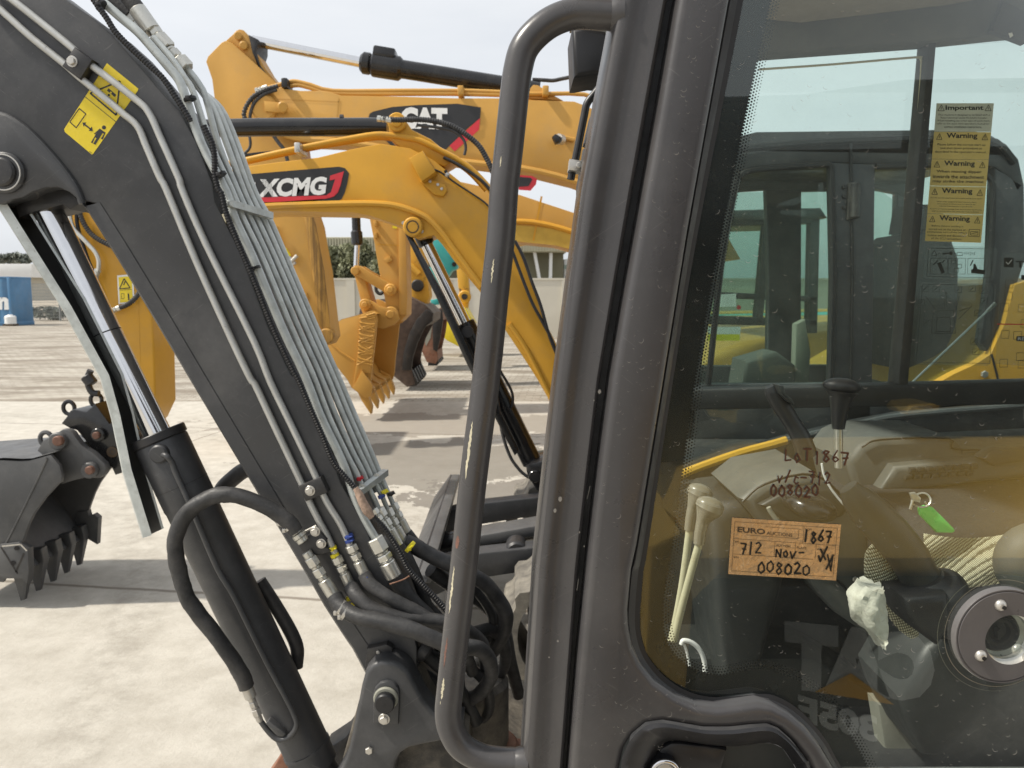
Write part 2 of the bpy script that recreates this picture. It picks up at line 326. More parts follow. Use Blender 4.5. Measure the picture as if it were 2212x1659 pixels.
    def loft(s, rows, key, closed=False):
        n = len(rows[0]); vs = [q for r in rows for q in r]; fs = []
        for i in range(len(rows)-1):
            for k in range(n if closed else n-1):
                fs.append((i*n+k, i*n+(k+1)%n, (i+1)*n+(k+1)%n, (i+1)*n+k))
        return s.raw(vs, fs, key)
    def text(s, txt, o, ux, uz, key, bold=.0, fit=None, shear=0):   # o baseline start, ux/uz world vectors per unit; fit = (width, height) in units
        vs, fs, (w, h, x0, y0) = glyphs(txt, bold)
        if fit: kx, ky = fit[0]/w, fit[1]/h
        else: kx = ky = 1
        return s.raw([o + ux*((x-x0)*kx + shear*(y-y0)*ky) + uz*((y-y0)*ky) for x, y in vs], fs, key)
    def textuv(s, txt, a, b, h, Y, key, bold=0.0, lean=0.0):
        pa, pb = P(*a, Y), P(*b, Y); ux = (pb-pa); w = ux.length; ux.normalize()
        up = P(a[0]+lean, a[1]-h, Y) - pa
        return s.text(txt, pa, ux, up.normalized(), key, bold, (w, up.length))
    def stroke(s, pts, w, Y, key):         # round ended pen stroke on the plan plane
        s.pline(pts, w, Y, key)
        for i, q in enumerate(pts): s.disc(q, w/2, Y - .00002*(i % 3 + 1), key, 8)
        return s
def lerp(a, b, t): return a + (b-a)*t
def catmull(p, r, k):
    out, ro = [], []
    n = len(p)
    for i in range(n-1):
        p0 = p[i-1] if i else p[0]*2-p[1]; p3 = p[i+2] if i+2 < n else p[-1]*2-p[-2]
        for j in range(k):
            t = j/k; a, b = p[i], p[i+1]
            q = ((a*3 - b*3 + p3 - p0)*t**3 + (p0*2 - a*5 + b*4 - p3)*t*t + (b-p0)*t + a*2)*.5
            out.append(q); ro.append(lerp(r[i], r[i+1], t))
    out.append(p[-1]); ro.append(r[-1]); return out, ro
def ribbed(p, r, pitch, amp):
    d = [0]
    for a, b in zip(p, p[1:]): d.append(d[-1] + (b-a).length)
    out, ro = [], []; x = 0; i = 0; k = 0
    pat = (0, 0, amp, amp); 
    while x < d[-1]:
        while i < len(d)-2 and d[i+1] < x: i += 1
        t = (x-d[i])/max(1e-9, d[i+1]-d[i]); out.append(p[i].lerp(p[i+1], min(1,t))); ro.append(lerp(r[i], r[i+1], min(1,t)) - pat[k % 4])
        k += 1; x += pitch*(.32 if k % 2 else .18)
    return out, ro
_gc = {}
def glyphs(txt, bold):
    if (txt, bold) in _gc: return _gc[(txt, bold)]
    c = bpy.data.curves.new("t", 'FONT'); c.body = txt; c.size = 1; c.offset = bold; c.resolution_u = 3
    o = bpy.data.objects.new("t", c); COL.objects.link(o)
    bpy.context.view_layer.update()
    me = bpy.data.meshes.new_from_object(o.evaluated_get(bpy.context.evaluated_depsgraph_get()))
    vs = [(v.co.x, v.co.y) for v in me.vertices]; fs = [list(p.vertices) for p in me.polygons]
    bpy.data.objects.remove(o); bpy.data.curves.remove(c); bpy.data.meshes.remove(me)
    xs = [a for a, _ in vs]; ys = [b for _, b in vs]
    _gc[(txt, bold)] = (vs, fs, (max(xs)-min(xs), max(ys)-min(ys), min(xs), min(ys))); return _gc[(txt, bold)]
# ---------------------------------------------------------------- objects
def build(b, name, parent=None, label=None, cat=None, group=None, kind=None, angle=38):
    me = bpy.data.meshes.new(name); v = b.v; L = Vector((0,0,0))
    o = bpy.data.objects.new(name, me)
    if parent is None and kind != 'structure':
        xs = [q[0] for q in v]; ys = [q[1] for q in v]; zs = [q[2] for q in v]
        L = Vector(((min(xs)+max(xs))/2, (min(ys)+max(ys))/2, min(zs)))
        v = [(q[0]-L.x, q[1]-L.y, q[2]-L.z) for q in v]; o.location = L
    me.from_pydata(v, [], b.f)
    for k in b.mats: me.materials.append(M[k])
    me.polygons.foreach_set("material_index", b.m)
    me.polygons.foreach_set("use_smooth", [True]*len(b.f))
    me.update(); me.set_sharp_from_angle(angle=math.radians(angle))
    COL.objects.link(o)
    if parent is not None:
        o.parent = parent
        if parent.parent is None and parent.type == 'EMPTY': o.location = -parent.location
    tag(o, label, cat, group, kind); return o
def tag(o, label=None, cat=None, group=None, kind=None):
    if label: o["label"] = label
    if cat: o["category"] = cat
    if group: o["group"] = group
    if kind: o["kind"] = kind
def thing(name, loc, label, cat, group=None):
    o = bpy.data.objects.new(name, None); o.empty_display_size = .2; o.location = loc; COL.objects.link(o)
    tag(o, label, cat, group); return o
def copy_tree(o, off):
    def rec(x, par):
        c = x.copy(); COL.objects.link(c)
        if par is not None: c.parent = par
        for ch in x.children: rec(ch, c)
        return c
    c = rec(o, None); c.location = o.location + Vector(off); return c
DY = Vector((0,-1,0))
def bolt(c, r, parent, key='steel', washer=True, name='bolt', axis=DY):
    b = B(); c = Vector(c)
    if washer: b.cyl(c, c+axis*r*.22, r*1.35, key, 20, bev=r*.08)
    b.cyl(c+axis*r*.2, c+axis*r*.95, r, key, 6, bev=r*.14)
    return build(b, name, parent)
def fitting(a, b_, r, parent, name='hose_fitting', spec=None, key='zinc'):
    b = B(); a = Vector(a); e = Vector(b_); d = e-a
    for (t0, t1, k, n) in (spec or ((0,.25,1.0,6),(.25,.32,.72,16),(.32,.52,.92,6),(.52,.60,.7,16),(.60,1,.95,16))):
        b.cyl(a+d*t0, a+d*t1, r*k, key, n, bev=r*.10)
    return build(b, name, parent)
def tie(c, axis, r, parent, key='black', tail=True, w=.005):
    b = B(); c = Vector(c); axis = Vector(axis).normalized()
    b.tube([c-axis*w/2, c+axis*w/2], r*1.1, key, 16, 0, cap=True)
    if tail:
        q = c + Vector((0,-1,0))*r*1.05
        s = axis.cross(Vector((0,1,0))).normalized()
        b.box(q, (.009,.006,.008), key, bev=.001); b.tube([q, q+s*.012+Vector((0,-.006,0))], .0016, key, 6, 0)
    return build(b, 'cable_tie', parent)
def track(b, x0, x1, r, y0, y1, key, ribs=46):
    path = []
    n = 14
    for i in range(n+1): a = PI/2 + PI*i/n; path.append((x0+r*math.cos(a), r+r*math.sin(a)))
    for i in range(n+1): a = -PI/2 + PI*i/n; path.append((x1+r*math.cos(a), r+r*math.sin(a)))
    # resample and add lugs
    L = [0]
    pc = path + [path[0]]
    for p, q in zip(pc, pc[1:]): L.append(L[-1] + math.hypot(q[0]-p[0], q[1]-p[1]))
    m = ribs*4; outer = []; inner = []
    cx = (x0+x1)/2
    for k in range(m):
        d = L[-1]*k/m
        i = max(j for j in range(len(L)-1) if L[j] <= d)
        t = (d-L[i])/max(1e-9, L[i+1]-L[i]); x = lerp(pc[i][0], pc[i+1][0], t); z = lerp(pc[i][1], pc[i+1][1], t)
        c = (min(max(x, x0), x1), r); nx, nz = x-c[0], z-c[1]; l = math.hypot(nx, nz) or 1
        h = .022 if k % 4 < 2 else 0
        outer.append((x+nx/l*(h-.022), z+nz/l*(h-.022))); inner.append((x-nx/l*.06, z-nz/l*.06))
    def ring(pts, y): return [Vector((x, y, max(z, .0))) for x, z in pts]
    rows = [ring(inner, y0), ring(outer, y0), ring(outer, y1), ring(inner, y1), ring(inner, y0)]
    b.loft(rows, key, closed=True); return b
YB = 1.64            # near side plate of the boom
YC = 0.80            # near side of the cab
def volvo():
    root = thing('mini_excavator', (0.55, 1.55, 0), 'dark grey mini excavator in front with glazed cab door, grab rail and pipe covered boom', 'excavator')
    X = lambda b, n, **k: build(b, n, root, **k)
    # ------------------------------------------------------------ boom
    edge_l = [(183,446),(238,533),(327,679),(409,818),(548,1051),(658,1234),(700,1308),(748,1382),(762,1402),(791,1457),(830,1520)]
    inn = [(q[0]+24, q[1]-7) for q in edge_l]
    right = [(862,1500),(900,1480),(900,1400),(878,1300),(838,1210),(811,1195),(786,1133),(737,1046),(712,977),(677,897),(645,823),(627,808),(578,704),(521,550),(464,436),(459,397),(422,305),(387,238),(347,139+59),(298,139),(248,82),(198,37),(139,-2),(60,-62),(-60,-120),(-420,-240),(-820,-250),(-960,-215),(-1010,-150),(-985,-80),(-920,-40)]
    lug = [(-700,20),(-420,150),(-160,330),(-75,400),(-45,437),(0,441),(25,431),(48,427),(70,414),(98,405),(125,404),(150,415),(168,431)]
    b = B(); b.prism(inn + right + lug, YB, YB+.165, 'paint', .003)
    # bevelled lower flange along the belly
    b.loft([PL([(q[0]+8,q[1]-2) for q in inn], YB-.0015), PL([(q[0]+3,q[1]-1) for q in edge_l], YB-.0015), PL(edge_l, YB+.012), PL(edge_l, YB+.17)], 'paint')
    boom = X(b, 'boom')
    b = B(); gp = [(-420,138),(-160,235),(-40,236),(2,247),(25,256),(60,280),(100,320),(140,368),(165,405),(181,446),(168,431),(150,415),(125,404),(98,405),(70,414),(48,427),(25,431),(0,441),(-45,437),(-75,400),(-160,330),(-420,150)]
    b.prism(gp, YB-.010, YB+.002, 'paint', .0035)
    b.tube(PL([(-60,240),(-40,238),(2,249),(25,258),(60,282),(100,322),(140,370),(165,407),(178,440)], YB-.002), .0075, 'paint', 8)
    build(b, 'lug_plate', boom)
    b = B(); c = P(14,374,YB-.01); b.cyl(c+Vector((0,.03,0)), c+Vector((0,-.012,0)), R(84,YB), 'paint', 36, bev=.004)
    b.tube([c+Vector((0,-.011,0))+Vector((math.cos(a)*R(72,YB),0,math.sin(a)*R(72,YB))) for a in [2*PI*i/36 for i in range(37)]], .0022, 'steel', 6, 0)
    b.cyl(c+Vector((0,0,0)), c+Vector((0,-.022,0)), R(58,YB), 'paint_dk', 32, bev=.004); build(b, 'pivot_pin', boom)
    b = B(); b.prism([(40,470),(30,440),(58,410),(100,398),(150,408),(172,440),(150,452),(136,442),(72,458)], YB+.045, YB+.16, 'paint_dk', .002); build(b, 'rod_eye', boom)
    # dipper and bucket beyond the boom tip
    b = B(); b.prism([(-1010,-330),(-930,-320),(-900,-200),(-905,-60),(-1000,620),(-1035,700),(-1085,700),(-1095,640),(-1090,0)], YB+.02, YB+.145, 'paint', .006); c = P(-955,-150,YB); b.cyl(c+Vector((0,.02,0)), c+Vector((0,-.03,0)), R(80,YB), 'paint', 28, bev=.005); X(b, 'stick')
    bucket(root, [(-1120,700),(-1060,640),(-1000,660),(-960,720),(-940,800),(-980,900),(-1060,1000),(-1160,1060),(-1260,1040),(-1300,940),(-1240,800)], (3,7), YB-.2, YB+.4, 'bucket', 'bucket', 5, [(-950,820),(-900,870),(-985,880)], w_=.028, bev=.006)
    b = B(); b.tube(PL([(-250,-265),(-420,-300),(-700,-330)],YB+.08), R(85,YB), 'paint', 28, 0); b.tube(PL([(-700,-330),(-960,-320)],YB+.08), R(50,YB), 'chrome', 24, 0); X(b, 'dipper_cylinder')
    # long pair of pipes on the boom side
    Yp = YB-.012
    A = [(-60,-28),(0,20),(69,82),(134,134),(174,169),(238,221),(268,247),(290,265),(303,283),(312,306),(322,330),(347,387),(360,411),(422,560),(496,724),(541,818),(551,831),(588,910),(650,1041),(670,1087),(687,1121),(704,1152),(717,1180),(729,1207)]
    Bp = [(-40,-48),(27,0),(99,57),(154,102),(188,134),(248,179),(296,217),(314,233),(326,251),(336,272),(347,298),(387,387),(394,411),(446,530),(548,736),(583,823),(625,910),(682,1029),(699,1071),(716,1101),(732,1126),(747,1156),(758,1182)]
    for pts in (A, Bp):
        b = B(); b.tube(PL(pts, Yp), R(15,Yp), 'pipe', 12, 3); X(b, 'hydraulic_pipe')
    for quad, bc in (([(160,101),(199,129),(172,172),(133,142)], (156,133)), ([(643,1051),(692,1031),(708,1064),(660,1084)], (670,1060))):
        b = B(); b.prism(quad, Yp-.013, YB, 'paint_dk', .003); cl = X(b, 'pipe_clamp'); bolt(P(*bc, Yp-.013), R(17,Yp), cl)
    # yellow warning sticker
    Yd = YB-.0006
    b = B(); z = lambda *q: [(x*.248, y*.248) for x, y in q]
    b.poly(z((932,550),(1205,772),(1200,790),(812,1338),(800,1346),(565,1150),(558,1125),(925,560)), Yd, 'decalyel')
    Y2 = Yd-.0004
    b.pline(z((735,838),(1010,1062)), 1.2, Y2, 'decalblk')
    tri = z((1045,705),(785,812),(1012,1003))
    b.pline(tri, 3.4, Y2, 'decalblk', True)
    b.pline(z((690,945),(748,992),(664,1113),(608,1062)), 2.2, Y2, 'decalblk', True)
    b.line(*z((738,1085),(790,1125)), 3, Y2, 'decalblk'); b.poly(z((718,1068),(752,1066),(728,1104)), Y2, 'decalblk'); b.poly(z((808,1142),(772,1140),(800,1100)), Y2, 'decalblk')
    b.disc(z((905,1110))[0], 4.4, Y2, 'decalblk'); b.poly(z((868,1120),(920,1155),(895,1215),(878,1208),(905,1165),(893,1160),(830,1262),(812,1250),(840,1205),(828,1196),(805,1250),(792,1240),(845,1150),(828,1172),(818,1165)), Y2, 'decalblk')
    b.poly(z((945,768),(1012,825),(1000,845),(932,790)), Y2, 'decalblk'); b.disc(z((948,828))[0], 2.4, Y2, 'decalblk'); b.poly(z((940,838),(958,846),(948,880),(972,915),(962,920),(935,888)), Y2, 'decalblk')
    b.disc(z((966,806))[0], 2.2, Y2-.0003, 'decalyel', 8)
    b.line(*z((778,1318),(803,1336)), 1.0, Y2, 'decalblk')
    X(b, 'warning_sticker')
    # ------------------------------------------------------------ bundle of galvanised tubes on the back of the boom
    st = {236:(410,431,447,461,470,478), 310:(435,455,472,489,501,512), 411:(487,501,513,526,538,549), 473:(508,526,541,555,569,582), 560:(548,568,581,595,608,620), 709:(610,630,645,660,672,684), 808:(657,675,690,704,717,728), 897:(692,709,725,741,754,766), 972:(728,744,759,774,787,799), 1021:(749,769,784,797,808,819)}
    for k in range(6):
        Yk = 1.648 + .028*k
        pts = [(st[v][k], v) for v in sorted(st)]
        if k == 0: pts = [(150,-55),(190,-22),(223,5),(260,37),(298,69),(332,107),(365,146),(387,174),(402,213)] + pts[1:] + [(765,1072),(786,1120),(812,1164)]
        elif k == 2: pts = [(402,147),(417,163),(433,186),(444,210)] + pts[1:] + [(800,1062),(818,1100)]
        elif k == 1: pts = [(330,80),(372,128),(400,170),(418,200)] + pts[1:] + [(786,1060)]
        else: pts = [(340,70),(375,118),(408,160),(434,196)] + pts + [(pts[-1][0]+17, 1062)]
        rr = R(19,Yk) if k == 0 else R(13.5,Yk)
        b = B(); b.tube(PL(pts, Yk), rr, 'galv', 12, 4); X(b, 'hydraulic_tube')
    # clamp bars
    for a, e, w, n in (((497,440),(585,466),20,3), ((772,1066),(833,1020),20,2)):
        b = B(); pa, pe = P(*a, 1.63), P(*e, 1.76); d = (pe-pa).normalized()
        b.tube([pa-d*.004, pa, pe, pe+d*.004], [R(w,1.64)*.5, R(w,1.64), R(w,1.7), R(w,1.7)*.5], 'galv', 4, 0, rot=PI/4); cl = X(b, 'clamp_bar')
        for i in range(n):
            q = pa.lerp(pe, (.30+.34*i) if n == 3 else (.25+.5*i)); bolt(q+Vector((-.004,-R(w,1.64)*.9,.002)), R(13,1.66), cl, 'zinc')
    b = B(); b.prism([(478,464),(486,458),(492,474),(487,482)], 1.62, 1.66, 'chip_cream', .002); X(b, 'rubber_block')
    b = B(); b.cyl(P(754,1082,1.66)+Vector((-.006,0,.010)), P(762,1096,1.66), R(15,1.66), 'zinc', 6, bev=.002); X(b, 'clamp_nut')
    # corrugated conduits
    for pts, w in (([(140,-70),(180,-30),(213,15),(231,40),(248,67),(278,99),(320,139),(352,169),(377,206),(394,232),(412,262)], 12),
                   ([(440,272),(447,287),(459,312),(464,347),(464,377),(471,407),(479,420),(489,461),(511,516),(538,580),(556,622),(578,679),(600,731),(632,798),(647,826),(677,897),(699,947),(719,997),(742,1026),(764,1051),(776,1068)], 12.5),
                   ([(806,1116),(831,1143),(861,1188),(883,1230),(914,1265),(955,1308),(985,1345)], 14)):
        b = B(); Yh = 1.622; b.tube(PL(pts, Yh), R(w+1,Yh), 'black', 10, 8, rib=(.0058, .0012)); X(b, 'corrugated_conduit')
    b = B(); b.tube(PL([(768,1054),(776,1068),(784,1086),(794,1104),(804,1118)], 1.618), [.006,.009,.010,.011,.007], 'copper', 10, 4); X(b, 'torn_tape_wrap')
    # upper hose end chain above the tubes
    Yk = 1.70
    fitting(P(296,20,Yk), P(330,68,Yk), R(36,Yk), root, spec=((0,1,1,20),))
    fitting(P(330,60,Yk), P(352,92,Yk), R(27,Yk), root, spec=((0,.5,1,6),(.5,1,.75,16)))
    fitting(P(340,80,Yk), P(404,150,Yk), R(36,Yk), root, spec=((0,.38,1,6),(.38,.46,.7,16),(.46,.66,.82,6),(.66,.7,.7,16),(.7,1,1.02,6)))
    fitting(P(276,30,Yk+.05), P(318,76,Yk+.05), R(22,Yk), root, spec=((0,.4,1,6),(.4,1,.8,14)))
    b = B(); b.tube(PL([(150,-120),(220,-60),(262,-25),(298,22)], Yk), R(34,Yk), 'rubber', 14); X(b, 'hose')
    b = B(); b.tube(PL([(140,-90),(215,-35),(245,2),(280,34)], Yk+.05), R(26,Yk), 'rubber', 14); X(b, 'hose')
    b = B(); b.tube(PL([(330,-90),(300,-30),(285,0),(262,12),(225,-8),(190,-40)], Yk+.06), R(24,Yk), 'black', 12, rib=(.007,.0014)); X(b, 'corrugated_conduit')
    for c, e, Yt in (((400,214),(410,240),1.64),((466,378),(480,400),1.63),((540,580),(550,600),1.64),((208,12),(226,26),1.63)):
        tie(P(*c,Yt)+Vector((.01,0,0)), P(*e,Yt)-P(*c,Yt), R(24,Yt), root)
    for c, e, Yt, k, w in (((718,1184),(723,1196),Yp,'tag_y',18),((723,1199),(729,1211),Yp,'tag_y',18),((753,1158),(758,1170),Yp,'tag_b',19),((755,1167),(760,1178),Yp,'tag_b',19),((777,1033),(784,1050),1.675,'tag_r',15),((824,1072),(830,1084),1.70,'tag_b',15),((831,1062),(836,1074),1.71,'tag_y',15),((845,1066),(850,1078),1.73,'black',15),((757,1290),(764,1300),1.62,'tag_y',20),((768,1300),(775,1310),1.62,'tag_y',20),((787,1247),(793,1256),1.62,'tag_b',20),((886,1181),(893,1187),1.66,'tag_y',26)):
        tie(P(*c,Yt), P(*e,Yt)-P(*c,Yt), R(w,Yt), root, k, w=.007)
    # fittings at the foot of the boom
    std = ((0,.22,1.0,6),(.22,.3,.7,16),(.3,.48,.92,6),(.48,.56,.72,16),(.56,1,.9,18))
    fitting(P(726,1203,Yp), P(757,1266,Yp), R(26,Yp), root, spec=std)
    fitting(P(757,1178,Yp), P(787,1240,Yp), R(27,Yp), root, spec=std)
    fitting(P(808,1162,1.645), P(852,1246,1.645), R(40,1.645), root, spec=((0,.34,1,6),(.34,.42,.75,18),(.42,.56,.93,6),(.56,.62,.8,18),(.62,1,.93,20)))
    for a, e, Yt, w in (((818,1098),(862,1178),1.69,25),((836,1100),(874,1172),1.72,24),((848,1088),(880,1150),1.75,22),((806,1100),(838,1150),1.675,20)):
        fitting(P(*a,Yt), P(*e,Yt), R(w,Yt), root, spec=std)
    for i, a in enumerate(((796,1052),(812,1046),(826,1040))):
        Yt = 1.69+.03*i; b = B(); b.tube(PL([a,(a[0]+14,a[1]+28),(a[0]+26,a[1]+56)], Yt), R(11,Yt), 'galv', 10); X(b, 'hydraulic_tube')
    # bracket and big hose to the lift cylinder
    b = B(); b.prism([(640,1172),(690,1147),(706,1166),(700,1180),(716,1190),(706,1196),(660,1206)], 1.612, YB, 'paint_dk', .004); b.tube(PL([(660,1148),(684,1136)],1.625), .003, 'steel', 6, 0)
    cl = X(b, 'hose_bracket'); bolt(P(681,1148,1.612), R(17,1.6), cl); bolt(P(694,1174,1.612), R(17,1.6), cl)
    fitting(P(634,1140,1.605), P(656,1170,1.605), R(30,1.6), root, spec=((0,.4,.85,20),(.4,.7,1.02,20),(.7,1,.9,20)))
    fitting(P(662,1192,1.605), P(724,1292,1.605), R(30,1.6), root, spec=((0,.12,.75,16),(.12,.30,.95,6),(.30,.36,.7,16),(.36,.52,.9,6),(.52,.6,.7,16),(.6,1,.98,18)))
    big = [(640,1148),(618,1122),(568,1091),(513,1071),(478,1069),(446,1078),(409,1103),(387,1138),(378,1172),(382,1212),(388,1240),(401,1282),(420,1315),(455,1360),(494,1412),(518,1450),(533,1484)]
    b = B(); b.tube([P(*q, 1.600 - .02*math.sin(PI*i/16)) for i, q in enumerate(big)], R(35,1.6), 'rubber', 18, 6, lump=.05); X(b, 'hose')
    for q, e in (((617,1122),(628,1130)),((629,1136),(638,1146))): 
        bb = B(); c = P(*q,1.6); ax = (P(*e,1.6)-c).normalized(); bb.tube([c-ax*.003, c+ax*.003], R(37,1.6), 'steel', 16, 0); bb.box(c+Vector((-.012,-.012,-.006)), (.007,.007,.009), 'steel', bev=.001); build(bb, 'hose_clip', root)
    fitting(P(531,1478,1.6), P(562,1558,1.6), R(28,1.6), root, spec=((0,.36,.95,20),(.36,.46,.6,16),(.46,.60,.72,6),(.60,.66,.6,16),(.66,.84,.78,6),(.84,1,.55,16)), key='steel')
    b = B(); b.tube(PL([(546,1010),(524,1018),(503,1034),(484,1052),(470,1075)],1.84) , R(36,1.8), 'rubber', 14, 5); X(b, 'hose')
    b = B(); b.tube(PL([(560,1255),(596,1310),(628,1365),(642,1402),(640,1440)], 1.78), R(30,1.8), 'rubber', 14, 5); X(b, 'hose')
    # ------------------------------------------------------------ lift cylinder
    Ya = YB+.082
    ax0, ax1 = P(341,938,Ya), P(680,1652,Ya); d = (ax1-ax0).normalized()
    rb = R(113,Ya)
    b = B(); b.cyl(ax0-d*.004, ax0+d*.016, rb*1.04, 'paint_dk', 40, bev=.002); b.tube([ax0+d*.016, ax0+d*.02, ax0+d*.17, ax0+d*.174, ax0+d*.178, ax1], [rb*.96, rb, rb, rb*.985, rb*.97, rb*.93], 'paint', 40, 0)
    b.cyl(ax1-d*.05, ax1-d*.042, rb*.97, 'paint', 40); b.cyl(ax0+d*.125, ax0+d*.127, rb*1.006, 'paint_dk', 40); b.cyl(ax1, ax1+d*.14, rb*.8, 'paint', 30)
    X(b, 'cylinder_barrel')
    b = B(); b.tube([P(92,428,Ya), P(232,718,Ya), ax0], R(57,Ya), 'chrome', 40, 0)
    q = P(232,719,Ya); b.cyl(q-d*.0014, q+d*.0014, R(58,Ya), 'decalblk', 40); X(b, 'cylinder_rod')
    Yh = Ya-rb-.006
    b = B(); b.tube([P(348,982,Ya-rb*.96), P(360,985,Yh-.004)]+PL([(372,1000),(380,1022),(407,1081),(434,1145),(471,1230),(504,1285),(540,1357),(581,1439),(614,1500),(632,1536),(641,1562),(634,1582),(617,1596),(598,1596),(580,1580),(562,1556)],Yh), R(13,1.62), 'paint', 12, 4)
    c = P(345,980,Ya-rb*.95); b.cyl(c+Vector((0,.01,0)), c+Vector((0,-.010,0)), R(40,Ya), 'paint', 24, bev=.004); X(b, 'cylinder_port_pipe')
    b = B(); b.box(P(598,1570,Yh+.004), (.05,.02,.012), 'paint', Quaternion((0,1,0), .7), .003); X(b, 'pipe_bracket')
    # rod guard: bent U channel
    gl = [(-70,348),(0,455),(134,668),(216,818),(240,905),(264,1021),(308,1163)]
    gr = [(q[0]+w, q[1]-h) for q, w, h in zip(gl, (52,50,50,50,50,50,46), (24,24,24,10,12,16,22))]
    fl = [(q[0]+20, q[1]-7) for q in gl]
    b = B(); b.loft([PL(gl, Ya+.03), PL(gl, Ya-.062), PL([(q[0]+2,q[1]-1) for q in gl], Ya-.066), PL(fl, Ya-.066), PL(fl, Ya-.063)], 'galv')
    b.loft([PL(gl, Ya+.028), PL(gr, Ya+.028)], 'bucket'); b.loft([PL(gr, Ya+.03), PL(gr, Ya-.03), PL([(q[0]-5,q[1]+2) for q in gr], Ya-.032)], 'galv')
    X(b, 'rod_guard')
    # ------------------------------------------------------------ foot bracket
    Yf = 1.575
    b = B(); br = [(789,1452),(803,1436),(822,1428),(850,1430),(866,1438),(880,1450),(894,1474),(914,1513),(935,1540),(953,1552),(1000,1560),(1000,1606),(953,1603),(914,1610),(881,1618),(864,1630),(855,1650),(845,1740),(690,1740),(735,1662),(745,1642),(754,1615),(767,1552),(781,1482)]
    b.prism(br, Yf, Yf+.062, 'paint', .010, 4); br2 = [(u, v) for u, v in br]
    foot = X(b, 'swing_bracket')
    b = B(); b.prism([(806,1502),(809,1488),(821,1476),(835,1473),(850,1476),(860,1487),(863,1502),(860,1566),(806,1562)], Yf-.010, Yf+.001, 'paint', .003); build(b, 'keeper_plate', foot)
    b = B(); c = P(834,1507,Yf-.01); b.cyl(c, c+Vector((0,-.008,0)), R(56,Yf), 'trim_lt', 32, bev=.003); b.cyl(c+Vector((0,-.006,-.003)), c+Vector((0,-.024,-.003)), R(46,Yf), 'black', 32, bev=.003); b.cyl(c+Vector((0,-.02,-.004)), c+Vector((0,-.0245,-.004)), R(7,Yf), 'seal', 12); build(b, 'pivot_pin', foot)
    bolt(P(830,1553,Yf-.01), R(20,Yf), foot); bolt(P(798,1619,Yf), R(18,Yf), foot, washer=False)
    b = B(); b.prism([(789,1432),(792,1402),(835,1392),(848,1400),(848,1424),(790,1441)], YB-.02, YB+.01, 'paint_dk', .003); b.line((793,1436),(832,1418),7,YB-.0205,'paint'); gb = X(b, 'stop_block'); bolt(P(817,1408,YB-.02), R(9,YB), gb, washer=False)
    b = B(); b.prism([(791,1457),(905,1440),(960,1560),(1010,1600),(1010,1760),(700,1760),(740,1640)], Yf+.09, Yf+.30, 'dirty', .004); b.prism([(700,1622),(745,1592),(760,1572),(760,1740),(640,1740)], 1.9, 1.98, 'paint_dk', .01); X(b, 'swing_post')
    b = B(); c = P(1028,1530,1.95); b.cyl(c+Vector((0,0,.09)), c-Vector((0,0,.10)), R(150,1.95), 'dirty', 36, bev=.015); b.cyl(c+Vector((0,0,-.10)), c-Vector((0,0,.16)), R(200,1.95), 'rust', 36, bev=.01); X(b, 'swing_joint')
    b = B(); b.prism([(1000,1600),(1060,1560),(1130,1600),(1200,1640),(1260,1760),(940,1760)], 2.1, 2.35, 'dirty', .02); b.cyl(P(1100,1630,2.0), P(1180,1700,2.0), .05, 'rust', 24); X(b, 'swing_frame')
    b = B(); b.prism([(560,1700),(592,1655),(612,1622),(628,1650),(636,1720)], 1.80, 1.84, 'rust', .004); X(b, 'blade_arm')
    # hoses looping behind the grab rail
    H = lambda pts, w, Y=None: X(B().tube([P(q[0], q[1], q[2] if len(q) > 2 else Y) for q in pts], R(w, Y or pts[0][2]), 'rubber', 16, 6, lump=.04), 'hose')
    H([(722,1288,1.605),(737,1312,1.59),(773,1332,1.57),(824,1342,1.56),(888,1360,1.55),(945,1384,1.55),(985,1400,1.56),(1030,1400,1.6),(1056,1424,1.65),(1060,1462,1.7),(1035,1498,1.75),(1000,1514,1.8),(960,1510,1.85)], 36)
    H([(757,1266,1.62),(775,1292,1.60),(810,1318,1.59),(870,1334,1.59),(930,1340,1.6),(990,1352,1.62),(1040,1390,1.7),(1050,1440,1.8)], 33)
    H([(787,1240,1.62),(800,1262,1.61),(840,1290,1.6),(900,1322,1.6),(950,1356,1.61),(1000,1400,1.66),(1020,1450,1.75)], 30)
    H([(852,1246,1.645),(888,1298,1.65),(927,1338,1.66),(960,1390,1.68),(985,1450,1.75),(990,1520,1.85)], 38)
    H([(862,1178,1.69),(885,1215,1.69),(905,1260,1.7),(930,1330,1.72),(950,1400,1.75)], 26)
    H([(874,1170,1.72),(905,1185,1.72),(935,1202,1.72),(972,1218,1.72),(1010,1238,1.73),(1045,1258,1.75),(1072,1290,1.78),(1092,1326,1.8),(1088,1364,1.83),(1068,1400,1.86),(1040,1430,1.9)], 36)
    H([(880,1150,1.75),(915,1192,1.75),(955,1216,1.76),(1005,1250,1.78),(1040,1290,1.8),(1062,1330,1.82),(1058,1372,1.84),(1030,1400,1.86)], 22)
    H([(700,1240,1.66),(760,1330,1.665),(830,1372,1.67),(900,1400,1.69),(960,1450,1.72),(1000,1500,1.76),(1030,1560,1.8)], 30)
    H([(905,1290,1.72),(950,1340,1.73),(1000,1372,1.76),(1060,1360,1.82),(1090,1395,1.88),(1084,1450,1.95),(1040,1480,2.0)], 30)
    H([(930,1230,1.76),(985,1270,1.8),(1040,1300,1.85),(1085,1350,1.92),(1100,1420,1.98),(1120,1500,2.05)], 34)
    H([(870,1400,1.70),(900,1440,1.71),(950,1480,1.74),(985,1530,1.8),(980,1580,1.86)], 26)
    H([(840,1350,1.685),(890,1385,1.69),(945,1420,1.72),(1010,1440,1.76),(1050,1480,1.8),(1055,1540,1.86),(1010,1570,1.9)], 24)
